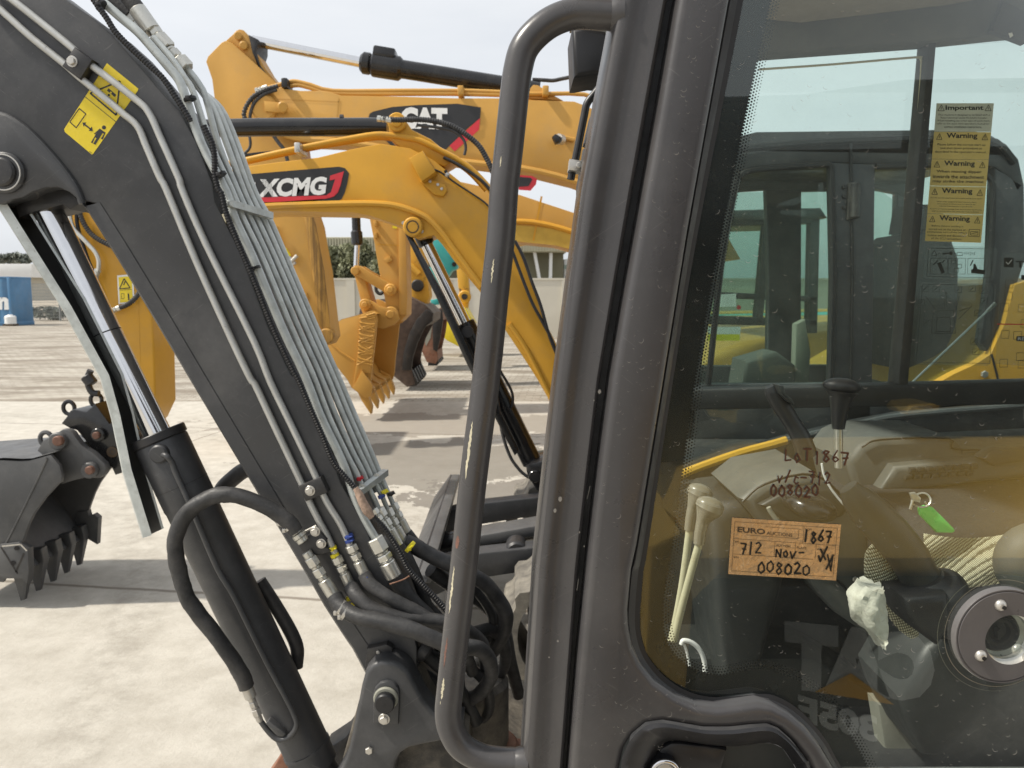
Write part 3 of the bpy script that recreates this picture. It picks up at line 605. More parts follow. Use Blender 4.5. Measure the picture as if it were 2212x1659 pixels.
    b = B(); b.box(P(880,1360,1.69), (.09,.05,.05), 'dirty', Quaternion((0,1,0), .5), .01); X(b, 'hose_block'); b = B(); b.cyl(P(905,1395,1.67), P(925,1410,1.67), .028, 'paint_dk', 16, bev=.006); X(b, 'swivel_fitting')
    for q in ((737,1313,1.588),(746,1322,1.58)):
        bb = B(); c = P(*q); bb.tube([c+Vector((-.003,0,.002)), c+Vector((.003,0,-.002))], R(38,1.58), 'steel', 16, 0); bb.box(c+Vector((-.010,-.013,-.006)), (.007,.007,.009), 'steel', bev=.001); build(bb, 'hose_clip', root)
    b = B(); c = P(842,1262,1.62); b.tube([c, c+Vector((.03,-.004,.012)), c+Vector((.045,0,.02))], .0016, 'rust', 6); X(b, 'wire_tie')
    # ------------------------------------------------------------ grab rail and cab frame
    Yr = YC+.012
    rail = [(1352,33),(1325,33),(1280,30),(1238,30),(1193,46),(1156,74),(1131,107),(1119,149),(1112,198),(1104,273),(1096,347),(1089,407),(1082,511),(1070,622),(1050,818),(1024,1021),(1001,1230),(986,1362),(972,1490),(968,1541),(976,1580),(998,1613),(1037,1635),(1080,1643),(1126,1645),(1160,1645)]
    rr = R(61,Yr)
    b = B(); b.tube(PL(rail, Yr), rr, 'door', 28, 6)
    b.tube([P(1318,33,Yr), P(1330,33,Yr), P(1345,33,Yr)], [rr*1.02, rr*1.14, rr*1.2], 'door', 24, 2); b.tube([P(1112,1645,Yr), P(1124,1645,Yr), P(1140,1645,Yr)], [rr*1.0, rr*1.10, rr*1.16], 'door', 24, 2)
    gr_ = X(b, 'grab_rail')
    rnd = random.Random(3)
    def chip(v0, v1, s0, wmax, key, n=26):
        line = [q for q in rail if 190 < q[1] < 1545]
        def cu(v):
            for p, q in zip(line, line[1:]):
                if p[1] <= v <= q[1]: return lerp(p[0], q[0], (v-p[1])/(q[1]-p[1]))
            return line[-1][0]
        rows = []
        for i in range(n+1):
            t = i/n; v = lerp(v0, v1, t); w = .75*wmax*(math.sin(PI*min(1,max(0,t)))**.6)*(.55+.6*rnd.random()); c = s0+.06*(rnd.random()-.5)
            row = []
            for k in range(4):
                s_ = max(-.97, min(.97, c + (k/3-.5)*w)); q = P(cu(v), v, Yr); a = math.asin(s_)
                row.append(q + Vector((math.sin(a)*rr*1.012, -math.cos(a)*rr*1.012, 0)))
            rows.append(row)
        return B().loft(rows, key)
    for v0, v1, s0, w, key in ((905,1030,-.55,.26,'chip_cream'),(560,612,-.30,.16,'chip_cream'),(1150,1178,-.62,.42,'chip_rust'),(1214,1318,-.66,.20,'chip_cream'),(1366,1432,-.60,.22,'chip_rust'),(1452,1498,-.52,.28,'chip_cream'),(342,366,-.42,.12,'chip_cream'),(1502,1510,-.60,.06,'chip_cream')):
        build(chip(v0, v1, s0, w, key), 'paint_chip', gr_)
    # A pillar with a rolled section
    pl = [(1390,-250),(1362,-150),(1332,0),(1292,212),(1257,407),(1230,610),(1202,818),(1178,1024),(1155,1230),(1128,1659),(1100,2250)]
    pr = [(1505,-250),(1475,-150),(1444,0),(1405,212),(1370,407),(1334,610),(1299,818),(1274,1024),(1251,1230),(1218,1659),(1180,2250)]
    prof = [(0,.075),(.0,.022),(.015,.013),(.05,.006),(.11,.0015),(.2,0),(.34,.0006),(.40,.0022),(.5,.0026),(.75,.0024),(.84,.0012),(.90,.0008),(.96,.003),(.99,.008),(1,.016),(1,.075)]
    b = B(); rows = []
    for s_, y in prof: rows.append([P(lerp(a[0], c[0], s_), lerp(a[1], c[1], s_), YC-.004).__add__(Vector((0, y, 0))) for a, c in zip(pl, pr)])
    b.loft(rows, 'door')
    for u, v, s1 in ((1295,846,5),(1210,1078,6),(1199,1103,5),(1252,1150,2),(1283,865,2),(1205,1385,3),(1186,1420,2),(1262,1180,2)):
        b.disc((u,v), s1*.7, YC-.0048, 'dustmark', 7, s1)
    for q in (((1275,1050),(1268,1078)),((1282,1135),(1272,1190)),((1250,1250),(1246,1275))): b.line(*q, .8, YC-.0048, 'dustmark')
    X(b, 'cab_pillar')
    b = B(); b.prism([(1430,-250),(1530,-250),(1490,0),(1412,407),(1340,818),(1290,1230),(1255,1659),(1200,2250),(1150,2250),(1205,1659),(1238,1230),(1285,818),(1355,407),(1428,0)], YC+.022, YC+.06, 'seal'); X(b, 'door_gap_seal')
    # ------------------------------------------------------------ door: frame, glass, handle
    fo = [(1530,-250),(1497,-150),(1466,0),(1430,212),(1395,407),(1358,610),(1322,818),(1295,1024),(1271,1230),(1250,1440),(1232,1659),(1222,1800)]
    hnd = [(1330,1800),(1341,1659),(1350,1621),(1368,1591),(1397,1567),(1433,1562),(1475,1569),(1522,1577),(1579,1577),(1624,1572),(1659,1570),(1683,1579),(1713,1606),(1743,1643),(1752,1659),(1800,1800)]
    fi = [(1796,1651),(1772,1612),(1743,1576),(1707,1546),(1671,1527),(1639,1521),(1594,1527),(1549,1533),(1505,1527),(1460,1508),(1415,1475),(1386,1439),(1368,1401),(1360,1359),(1358,1323),(1366,1234),(1378,1180),(1436,823),(1488,500),(1578,0),(1606,-150),(1625,-250)]
    gi = [(1814,1651),(1788,1604),(1755,1562),(1718,1527),(1677,1504),(1647,1499),(1609,1502),(1558,1506),(1519,1503),(1481,1491),(1445,1469),(1415,1439),(1395,1407),(1384,1368),(1383,1323),(1390,1234),(1400,1180),(1454,823),(1508,500),(1606,0),(1634,-150),(1652,-250)]
    b = B(); b.prism(fo + hnd + [(1888,1800)] + fi, YC-.022, YC+.03, 'door', .009, 4)
    b.prism([(1222,1801),(1888,1801),(2200,2250),(1170,2250)], YC-.020, YC+.03, 'door', .008, 3)
    rnd2 = random.Random(11)
    door = X(b, 'cab_door')
    def dens(pts, k=6):
        o = []
        for p, q in zip(pts, pts[1:]):
            for i in range(k): o.append((lerp(p[0],q[0],i/k), lerp(p[1],q[1],i/k)))
        return o+[pts[-1]]
    fi2 = [(1888,1800)]+fi; gi2 = [(1906,1800)]+gi
    b = B(); mid = [(lerp(p[0],q[0],.55), lerp(p[1],q[1],.55)) for p, q in zip(fi2, gi2)]
    cat_ = lambda pts, Y: catmull(PL(pts, Y), [0]*len(pts), 5)[0]
    fo3 = [(lerp(p[0],q[0],-.45), lerp(p[1],q[1],-.45)) for p, q in zip(fi2, gi2)]
    b.loft([cat_(fo3, YC-.010), cat_(fi2, YC-.013), cat_(mid, YC-.007), cat_(mid, YC-.005), cat_(gi2, YC-.003), cat_(gi2, YC+.003)], 'seal'); build(b, 'door_seal', door)
    # pane
    pane = [(1888+18,1800)]+gi+[(2900,-250),(2900,1800)]
    b = B(); b.poly(pane, YC, 'glass')
    def crescents(b, n, inside, Y, r0=3, r1=8, rnd=rnd2, key='dustmark'):
        k = 0
        while k < n:
            u, v = rnd.uniform(1220, 2215), rnd.uniform(-5, 1665)
            if not inside(u, v): continue
            k += 1; r = rnd.uniform(r0, r1)*rnd.choice((.5,.7,1)); a0 = PI/2 + rnd.uniform(-.9,.9); span = rnd.uniform(.5, 1.5); w = r*.08+.22
            pts = [(u+r*math.cos(a0+span*(t/5-.5)*2), v+r*math.sin(a0+span*(t/5-.5)*2)) for t in range(6)]
            for i, (p, q) in enumerate(zip(pts, pts[1:])): b.line(p, q, w*(1.3 if 0 < i < 4 else .7), Y, key)
    fpoly = lambda line, v: next((lerp(p[0],q[0],(v-p[1])/(q[1]-p[1])) for p, q in zip(line, line[1:]) if min(p[1],q[1]) <= v <= max(p[1],q[1]) and p[1] != q[1]), None)
    gl_ = [(1606,0),(1508,500),(1454,823),(1400,1180),(1384,1340),(1400,1420),(1500,1660)]
    def in_glass(u, v):
        e = fpoly(gl_, max(0, min(1659, v)))
        return e is not None and u > e+6 and not (v > 1440 and u < 1830 and v > 1490 + max(0,(u-1680)*.9))
    crescents(b, 520, in_glass, YC-.0006)
    k = 0
    while k < 260:
        u, v = rnd2.uniform(1450, 2215), rnd2.uniform(0, 1659)
        if in_glass(u, v): b.disc((u,v), rnd2.uniform(.35,.95), YC-.0006, 'dustmark', 5); k += 1
    build(b, 'door_glass', door)
    b = B()
    fo2 = [(1466,20),(1395,407),(1322,818),(1271,1230),(1245,1560)]; fi3 = [(1578,0),(1488,500),(1436,823),(1366,1234),(1358,1330),(1390,1450),(1505,1530),(1700,1545)]
    def in_frame(u, v):
        a = fpoly(fo2, max(20,min(1560,v))); c = fpoly(fi3[:-1], max(0,min(1530,v)))
        return a and c and a+8 < u < c-8
    crescents(b, 190, in_frame, YC-.0226, 2.5, 7); build(b, 'dried_water_marks', door)
    # frit border with dots
    fr = [(1847,1606),(1820,1564),(1796,1532),(1766,1502),(1743,1484),(1713,1466),(1659,1448),(1624,1446),(1588,1453),(1549,1459),(1499,1447),(1469,1427),(1444,1396),(1433,1360),(1431,1323),(1433,1290),(1442,1234),(1456,1150),(1492,879),(1521,700),(1549,548),(1600,297),(1638,116),(1664,0),(1690,-150)]
    fr = [(1895,1700)]+fr; gi3 = [(1836,1700)]+[(lerp(p[0],q[0],.35), lerp(p[1],q[1],.35)) for p, q in zip(gi, fi)][:-1]
    c1 = catmull([Vector((q[0],q[1],0)) for q in fr], [0]*len(fr), 8)[0]; c0 = catmull([Vector((q[0],q[1],0)) for q in gi3], [0]*len(gi3), 8)[0]
    def resamp(c, n):
        L = [0]
        for p, q in zip(c, c[1:]): L.append(L[-1]+(q-p).length)
        o = []; i = 0
        for k in range(n):
            d = L[-1]*k/(n-1)
            while i < len(L)-2 and L[i+1] < d: i += 1
            o.append(c[i].lerp(c[i+1], (d-L[i])/max(1e-9, L[i+1]-L[i])))
        return o
    n1 = 160; r1 = resamp(c1, n1); r0 = resamp(c0, n1)
    b = B(); b.loft([[P(q.x, q.y, YC+.002) for q in r0], [P(q.x, q.y, YC+.002) for q in r1]], 'frit')
    Lc = sum((q-p).length for p, q in zip(c1, c1[1:])); nd = int(Lc/7.0); rd = resamp(c1, nd)
    for row, rad in ((0,2.9),(1,2.5),(2,2.0),(3,1.4)):
        for i in range(1, nd-1):
            t = (rd[i+1]-rd[i-1]).normalized(); nrm = Vector((t.y, -t.x, 0))
            if nrm.x < 0 and abs(nrm.x) > abs(nrm.y): nrm = -nrm
            if abs(nrm.y) >= abs(nrm.x) and nrm.y > 0: nrm = -nrm
            q = rd[i] + nrm*(1.5+5.8*row) + t*(3.5 if row % 2 else 0)
            if 1180 < q.y < 1235 and row < 0: continue
            b.disc((q.x, q.y), rad, YC+.002, 'frit', 6)
    build(b, 'frit_border', door)
    # handle recess
    hi = [(1396,1800),(1400,1672),(1408,1646),(1426,1614),(1447,1600),(1470,1600),(1510,1606),(1552,1611),(1590,1612),(1624,1608),(1652,1605),(1668,1606),(1690,1616),(1712,1648),(1722,1668),(1760,1800)]
    b = B(); h1 = [(lerp(p[0],q[0],.25), lerp(p[1],q[1],.25)) for p, q in zip(hnd, hi)]; h2 = [(lerp(p[0],q[0],.8), lerp(p[1],q[1],.8)) for p, q in zip(hnd, hi)]
    b.loft([cat_(hnd, YC-.019), cat_(hnd, YC-.026), cat_(h1, YC-.029), cat_(h2, YC-.014), cat_(hi, YC+.002), cat_(hi, YC+.03)], 'black')
    b.poly(hi, YC+.028, 'trim_dk'); hd = build(b, 'door_handle', door, angle=60)
    b = B(); b.prism([(1400,1700),(1412,1648),(1428,1618),(1450,1606),(1470,1606),(1552,1616),(1572,1622),(1560,1660),(1552,1760),(1400,1760)], YC+.002, YC+.02, 'black', .004); build(b, 'handle_lever', hd)
    b = B(); c = P(1430,1652,YC+.004); r_ = R(72,YC)
    b.tube([c+Vector((math.cos(a)*r_*.86, -.016, math.sin(a)*r_*.86)) for a in [2*PI*i/36 for i in range(37)]], r_*.15, 'chrome', 10, 0); b.cyl(c, c+Vector((0,-.012,0)), r_*.9, 'black', 32); b.cyl(c+Vector((0,-.01,0)), c+Vector((0,-.016,0)), r_*.66, 'steel', 28, bev=.0015); b.ball(c+Vector((0,-.018,-r_*.3)), (r_*.34,.006,r_*.3), 'chrome'); build(b, 'door_lock', hd)
    # lock disc bolted through the glass
    c = P(2160,1368,YC); Rr = R(222,YC)
    b = B()
    def ring(b, r0, r1, y0, y1, key, n=64): b.loft([[c+Vector((math.cos(2*PI*i/n)*rr_, yy, math.sin(2*PI*i/n)*rr_)) for i in range(n)] for rr_, yy in ((r0,y1),(r0,y0),(r1,y0),(r1,y1))], key, closed=True)
    n = 72; ang = [2*PI*i/n for i in range(n)]
    ro = c+Vector((R(28,YC)*1, 0, -R(14,YC))); 
    rows = [[c+Vector((math.cos(a)*Rr*k, y, math.sin(a)*Rr*k)) for a in ang] for k, y in ((1,0),(1,-.006),(.985,-.0085),(.96,-.0085),(.955,-.0075),(.94,-.0075),(.93,-.009))]
    rows += [[ro+Vector((math.cos(a)*R(116,YC), y, math.sin(a)*R(116,YC))) for a in ang] for y in (-.009, .0)]
    b.loft(rows, 'disc', closed=True); ld = build(b, 'lock_disc', door)
    b = B(); b.loft([[ro+Vector((math.cos(a)*r_, y, math.sin(a)*r_)) for a in ang] for r_, y in ((R(116,YC),-.0088),(R(110,YC),-.004),(R(104,YC),.006),(R(84,YC),.008))], 'steel', closed=True)
    q = ro+Vector((-R(18,YC),0,R(10,YC))); b.loft([[q+Vector((math.cos(a)*r_, y, math.sin(a)*r_)) for a in ang] for r_, y in ((R(92,YC),.006),(R(74,YC),.000),(R(66,YC),.004),(R(50,YC),.004),(R(44,YC),.010),(R(4,YC),.012))], 'black', closed=True); b.box(q+Vector((0,.008,-.002)), (.003,.008,.012), 'seal'); build(b, 'key_barrel', ld)
    for uv in ((2161,1307),(2118,1416),(2222,1420)):
        b = B(); q = P(*uv, YC-.009); b.ball(q, (R(26,YC),.005,R(26,YC)), 'steel'); b.cyl(q+Vector((.001,-.0035,-.001)), q+Vector((.001,-.0058,-.001)), R(10,YC), 'seal', 6); build(b, 'bolt', ld)
    b = B()
    for k, y in ((1.13,-.0008),(1.25,.0015)): 
        b.loft([[c+Vector((math.cos(a)*Rr*kk, y, math.sin(a)*Rr*kk)) for a in ang] for kk in (k, k+.012)], 'knob', closed=True)
    build(b, 'glass_cutout_edge', ld)
    # auction sticker on the glass
    Ys = YC-.0012; b = B()
    tl, tr, br_, bl = Vector((1581,1118)), Vector((1817,1133)), Vector((1806,1254)), Vector((1573,1240))
    def q(s, t):
        p = tl.lerp(tr, s).lerp(bl.lerp(br_, s), t); return (p.x, p.y)
    b.poly([q(0,0),q(1,0),q(1,1),q(0,1)], Ys, 'gold')
    Y2 = Ys-.0004; K = 'khaki'
    b.pline([q(.03,.07),q(.97,.07),q(.97,.94),q(.03,.94)], .7, Y2, K, True)
    for s0,t0,s1,t1 in ((.03,.37,.97,.38),(.03,.64,.77,.65),(.665,.07,.665,.38),(.41,.37,.41,.645),(.60,.37,.60,.65),(.79,.38,.79,.65),(.14,.29,.62,.30),(.62,.14,.62,.30),(.31,.125,.64,.13)): b.line(q(s0,t0), q(s1,t1), .7, Y2, K)
    b.textuv("EURO", q(.06,.25), q(.315,.265), 12, Y2, K, .03); b.textuv("AUCTIONS", q(.33,.265), q(.565,.275), 7.6, Y2, K, .008)
    for tx, s, t, w in (("V/C",.04,.44,.045),("AUCTION",.425,.465,.13),("PLATE",.615,.475,.09),("WASH",.80,.485,.085),("LOT",.68,.145,.06),("S/N",.04,.71,.045)): b.textuv(tx, q(s,t), q(s+w,t+.005), 4.6, Y2, K, .01)
    dg = {'0':[[(.5,0),(.1,.3),(.1,.75),(.5,1),(.9,.75),(.9,.3),(.5,0)]], '1':[[(.5,0),(.45,1)]], '2':[[(.1,.2),(.5,0),(.85,.25),(.5,.65),(.1,1),(.95,.95)]], '6':[[(.75,0),(.25,.45),(.15,.8),(.5,1),(.85,.8),(.6,.5),(.2,.65)]], '7':[[(.05,.05),(.9,.05),(.45,1)],[(.3,.5),(.9,.5)]], '8':[[(.8,.15),(.4,0),(.15,.22),(.5,.45),(.85,.75),(.5,1),(.15,.8),(.5,.45),(.8,.15)]], 'N':[[(.1,1),(.15,0),(.8,1),(.9,0)]], 'O':[[(.5,.1),(.1,.4),(.2,.85),(.6,.95),(.9,.55),(.5,.1)]], 'V':[[(.05,.1),(.4,1),(.95,0)]], 'L':[[(.2,0),(.1,.95),(.8,.9)]], 'o':[[(.5,.3),(.15,.6),(.4,1),(.8,.75),(.5,.3)]], 'T':[[(.0,.1),(1,.0)],[(.55,.05),(.4,1)]], '/':[[(.8,0),(.1,1)]], 'v':[[(.1,.4),(.35,1),(.8,.4)]], 'c':[[(.85,.45),(.4,.4),(.2,.75),(.5,1),(.9,.9)]], '-':[[(.0,.5),(.8,.48)]], 'x':[[(.0,.55),(.25,.9),(.95,-.15)],[(.2,.0),(.8,.75)]], 'w':[[(.15,0),(.75,1.2)],[(.85,0),(.1,1.1)],[(.75,1.2),(.9,.2)]]}
    def hand(b, txt, s0, t0, adv, h, w, Y, key, f):
        for i, ch in enumerate(txt):
            for k_, st_ in enumerate(dg.get(ch, [])): b.stroke([f(s0+i*adv+(x+rnd.uniform(-.06,.06))*adv*.8, t0+(y+rnd.uniform(-.05,.05)+.10*math.sin(i*2.1+s0*9))*h) for x, y in st_], w*rnd.uniform(.95,1.35), Y-.0001*k_, key)
    Y3 = Y2-.0004
    hand(b, "1867", .665,.14,.068,.20,3.3, Y3, 'ink', q); hand(b, "712", .10,.42,.068,.20,3.0, Y3, 'ink', q); hand(b, "NOV", .425,.52,.066,.13,3.0, Y3, 'ink', q); hand(b, "-", .64,.50,.06,.1,2.6, Y3, 'ink', q)
    hand(b, "x", .82,.43,.10,.26,3.2, Y3, 'ink', q); hand(b, "w", .89,.52,.09,.24,3.0, Y3, 'ink', q); hand(b, "008020", .27,.75,.083,.19,3.3, Y3, 'ink', q)
    build(b, 'auction_sticker', door)
    b = B(); q2 = lambda s, t: (1694+s, 966+t+s*.02)
    hand(b, "LoT", 0, 4, 21, 26, 3.2, YC-.0012, 'marker', q2); hand(b, "1867", 63, 6, 20, 26, 3.4, YC-.0012, 'marker', q2); hand(b, "v/c-712", -15, 52, 17, 25, 3.2, YC-.0012, 'marker', q2); hand(b, "008020", -30, 82, 18, 24, 3.3, YC-.0012, 'marker', q2)
    build(b, 'marker_writing', door)
    # ------------------------------------------------------------ far side of the cab
    YF = 1.60
    b = B()
    b.prism([(1290,150),(1640,116),(2023,88),(2212,68),(2700,10),(2700,-110),(2212,-28),(2043,2),(1729,40),(1640,30),(1250,60)], YF-.05, YF, 'trim', .006)
    b.prism([(2008,84),(2024,84),(1962,836),(1940,836)], YF-.035, YF+.01, 'trim_dk', .003)
    b.prism([(1300,846),(1497,843),(2212,824),(2700,812),(2700,862),(2212,874),(1491,886),(1300,890)], YF-.04, YF+.01, 'trim_dk', .005)
    b.prism([(1290,150),(1530,130),(1400,860),(1310,900),(1200,1500),(1170,1500),(1240,800)], YF-.04, YF+.01, 'trim_dk', .004)
    b.prism([(1240,1050),(1600,1040),(2700,1010),(2900,2300),(1200,2300)], YF-.03, YF, 'trim_dk', .004)
    X(b, 'cab_right_side')
    b = B(); b.poly([(1500,126),(2020,88),(2700,30),(2700,830),(1490,845)], YF+.004, 'glass2'); b.poly([(1300,880),(2700,860),(2700,1020),(1300,1050)], YF+.003, 'glass2')
    for dx in range(0, 640, 5):
        u = 1640+dx; v = 120-dx*.072
        for r_ in range(3): b.disc((u+(2.5 if r_ % 2 else 0), v+2+r_*3.4), 1.5-.35*r_, YF-.001, 'frit', 5)
    fw = X(b, 'right_window')
    b = B(); b.tube(PL([(1640,150),(1800,139),(1976,124),(1988,128),(1990,142),(1985,220),(1965,500),(1943,812),(1937,826),(1922,831),(1700,838),(1497,843)], YF-.012), .0022, 'cream', 6, 3); X(b, 'sliding_pane_seal')
    # stickers on the far window
    Ys = YF-.002
    b = B(); tl, tr, br_, bl = Vector((2023,223)), Vector((2147,223)), Vector((2119,525)), Vector((1998,521))
    def w(s, t):
        p = tl.lerp(tr, s).lerp(bl.lerp(br_, s), t); return (p.x, p.y)
    tb = [0,.207,.405,.60,.80,1]
    for i in range(5): b.poly([w(0,tb[i]),w(1,tb[i]),w(1,tb[i+1]-.002),w(0,tb[i+1]-.002)], Ys, 'warnpale' if i == 0 else 'warnyel')
    Y2 = Ys-.0006
    def ct(txt, t, h, wd, bold=.0, c=.5): b.textuv(txt, w(c-wd/2, t), w(c+wd/2, t), h, Y2, 'warnink', bold)
    def tri_(s, t, k=.05):
        b.pline([w(s-k,t), w(s+k,t), w(s,t-.042)], 1.1, Y2, 'warnink', True); b.line(w(s,t-.028), w(s,t-.008), 1.2, Y2, 'warnink')
    ct("Important", .058, 13, .66, .025)
    for i, s in enumerate("This machine is designed to be fitted with a|Volvo Universal Quick Fit (UQF) Coupler.|When installing any other type of quick hitch,|refer to the quick hitch operator's manual for|correct installation instructions.".split("|")): ct(s, .094+.021*i, 5.0, (.9,.82,.92,.92,.66)[i])
    for k, t in enumerate((.262,.462,.660,.858)): ct("Warning", t, 14.5, .54, .025); tri_(.10,t); tri_(.90,t)
    tri_(.09,.054,.055); tri_(.91,.054,.055)
    for s, t, wd in (("Please follow the correct start up",.310,.84),("and shut down procedure as",.336,.73),("described in the operator's manual.",.362,.90)): ct(s, t, 6, wd)
    for s, t, wd in (("When moving dipper",.507,.79),("inwards the attachment",.542,.90),("may strike the machine",.578,.90)): ct(s, t, 7.5, wd, .01)
    for s, t, wd in (("Do not use any attachment not authorised by your dealer",.690,.92),("When other equipment attachments are fitted",.717,.70),("the pressure and flows must be reset to the",.733,.68),("relevant manufacturer's specification.",.749,.60),("Accident or machine damage from unauthorised attachments",.770,.92),("shall be considered as the users own responsibilities.",.786,.84)): ct(s, t, 3.2, wd)
    for s, t, wd in (("Before electric welding is",.896,.56),("carried out on the machine or",.918,.66),("attachments, turn off the battery",.940,.72),("isolator switch and disconnect",.962,.68),("all the ECU connections",.984,.54)): ct(s, t, 4.8, wd, 0, .38)
    b.pline([w(.77,.905),w(.96,.905),w(.96,.955),w(.77,.955)], 1.0, Y2, 'warnink', True); b.pline([w(.80,.92),w(.93,.92),w(.93,.945),w(.80,.945)], .9, Y2, 'warnink', True); b.line(w(.81,.937), w(.92,.925), .9, Y2, 'warnink')
    build(b, 'warning_labels', fw)
    b = B(); b.poly([(2010,531),(2148,533),(2155,540),(2149,600),(2142,606),(1998,602),(1994,594),(1999,540)], Ys, 'film'); b.poly([(1990,610),(2146,612),(2152,618),(2141,784),(2134,790),(1980,788),(1974,780)], Ys, 'film'); b.poly([(2164,546),(2330,552),(2320,800),(2150,786)], Ys, 'film')
    I = 'warnink'
    for r_ in ([(2006,536),(2146,538),(2140,600),(2002,597)], [(1993,614),(2147,616),(2138,785),(1979,783)]): b.pline(r_, .9, Y2, I, True)
    b.pline([(2012,552),(2024,552),(2018,541)], 1, Y2, I, True); b.line((2027,548),(2032,548),1,Y2,I); b.line((2036,548),(2050,547),3,Y2,I); b.disc((2054,547),4,Y2,I,10); b.line((2060,548),(2066,548),1,Y2,I); b.pline([(2068,545),(2078,545),(2079,552),(2067,552)],1,Y2,I,True); b.textuv("=1+2+3",(2082,551),(2106,551),7,Y2,I)
    for x in (2010,2049,2091): b.pline([(x,558),(x+37,558),(x+36,592),(x-1,592)], .7, Y2, I, True)
    b.poly([(2024,568),(2032,566),(2041,588),(2034,592)],Y2,I); b.line((2016,572),(2026,563),2.4,Y2,I); b.line((2035,568),(2040,562),1.6,Y2,I)
    b.poly([(2098,582),(2106,580),(2128,584),(2126,592),(2098,590)],Y2,I); b.poly([(2103,570),(2107,570),(2112,582),(2102,582)],Y2,I); b.line((2096,574),(2102,562),2.4,Y2,I)
    for x, y in ((2060,566),(2072,575),(2066,584)): b.pline([(x-5,y-4),(x+5,y-4),(x+5,y+4),(x-5,y+4)], .9, Y2, I, True)
    b.pline([(2016,672),(2060,670),(2064,720),(2012,720)],1,Y2,I,True); b.pline([(2024,686),(2052,685),(2054,716),(2022,716)],1,Y2,I,True)
    for p, e in (((2020,668),(2000,640)),((2040,668),(2042,630)),((2046,668),(2044,630)),((2064,672),(2072,640)),((2070,690),(2100,660)),((2072,672),(2094,664)),((2010,690),(1994,700))): b.line(p, e, .8, Y2, I)
    for x, y in ((1998,624),(2022,624),(2070,626),(2100,624),(2124,628),(1990,654),(2126,650),(2112,676),(2120,716),(2104,738),(2124,740),(2108,760)): b.pline([(x-7,y-6),(x+7,y-6),(x+7,y+6),(x-7,y+6)], .8, Y2, I, True); b.line((x-4,y+3),(x+3,y-3),1.4,Y2,I)
    b.poly([(2169,556),(2190,557),(2189,578),(2168,577)],Y2,I); b.pline([(2173,566),(2178,571),(2186,561)],1.6,Y2-.0004,'decalwht'); b.textuv("TEST",(2194,578),(2262,580),15,Y2,I,.03)
    b.poly([(2206,594),(2290,596),(2290,606),(2206,604)],Y2,I)
    for x, y in ((2172,605),(2170,631),(2162,655),(2200,657),(2206,690),(2163,714),(2190,716),(2214,716),(2196,762),(2160,776),(2200,778)): b.pline([(x,y),(x+17,y),(x+16,y+17),(x-1,y+17)], .9, Y2, I, True)
    b.line((2154,700),(2300,702),2.2,Y2,'decalred'); b.poly([(2196,726),(2290,728),(2290,739),(2195,737)],Y2,I); b.textuv("RELEASE",(2199,735),(2250,736),7,Y2-.0004,'decalwht')
    build(b, 'instruction_film', fw)
    b = B(); b.tube([P(1964,832,1.7), P(2142,663,1.7)], .0024, 'white', 8, 0); b.cyl(P(2132,673,1.7), P(2150,655,1.7), .004, 'steel', 10); X(b, 'bright_line_rod')  # thin white rod put in for a bright diagonal line
    b = B(); b.prism([(2143,66),(2215,94),(2240,40),(2170,0)], YF-.07, YF-.055, 'trim_dk', .002); b.poly([(2178,72),(2186,70),(2189,77),(2182,82)], YF-.071, 'white'); X(b, 'window_catch')
    # roof, rear wall, floor, lower body
    zr = P(1700,-10,YF).z
    b = B(); b.box((.98,1.2,zr+.06), (1.75,.92,.05), 'ceil', bev=.012); b.box((.98,1.2,zr+.115), (1.85,1.0,.055), 'paint', bev=.024); b.box((1.05,.84,zr+.04), (1.6,.04,.06), 'trim', bev=.008); b.loft([PL([(1230,72),(1640,40),(1729,49),(2043,11),(2212,-19),(2700,-101)], YF-.054), [Vector((x,.83,zr+.045)) for x in (.1,.3,.5,.8,1.1,1.8)]], 'ceil'); X(b, 'cab_roof')
    zf = .62
    b = B(); b.box((1.86,1.2,1.02), (.05,.78,.85), 'trim_dk', bev=.01)
    for y in (.84, 1.56): b.box((1.86,y,1.75), (.06,.05,1.1), 'trim_dk', bev=.01)
    X(b, 'cab_rear_wall')
    b = B(); b.poly([Vector((1.87,.85,1.42)),Vector((1.87,1.55,1.42)),Vector((1.87,1.55,zr)),Vector((1.87,.85,zr))], 0, 'glass2', uv=False); X(b, 'rear_window')
    b = B(); b.box((.95,1.2,zf), (1.85,.74,.05), 'trim_dk', bev=.01); b.prism([(1896,1521),(1935,1524),(1962,1566),(2000,1592),(2080,1602),(2212,1572),(2400,1540),(2500,2200),(1960,2200),(1915,1640)], 1.28, 1.32, 'trim_lt', .006); X(b, 'cab_floor')
    b = B(); dk = [(.20,.50),(.24,.80),(1.95,.80),(2.6,.82),(2.75,.95),(2.75,.48),(.3,.46)]
    b.prism([Vector((x,.84,z)) for x, z in dk], .84, 2.62, 'paint', .03, 3, uv=False); X(b, 'upper_frame')
    b = B(); cw = [(1.95,.84),(1.95,1.45),(2.1,1.58),(2.65,1.52),(2.78,1.3),(2.75,.9)]
    b.prism([Vector((x,.88,z)) for x, z in cw], .88, 2.6, 'paint', .05, 4, uv=False); X(b, 'counterweight')
    for y0 in (.82, 2.25):
        b = B(); track(b, .46, 2.3, .27, y0, y0+.38, 'rubber'); b.box((1.25,y0+.19,.28), (1.8,.2,.22), 'dirty', bev=.03); X(b, 'track')
    b = B(); b.box((1.25,1.72,.30), (1.2,1.1,.26), 'dirty', bev=.04); b.cyl((1.25,1.72,.40), (1.25,1.72,.50), .45, 'dirty', 32); X(b, 'undercarriage')
    # ------------------------------------------------------------ cab interior
    Yi = 1.10
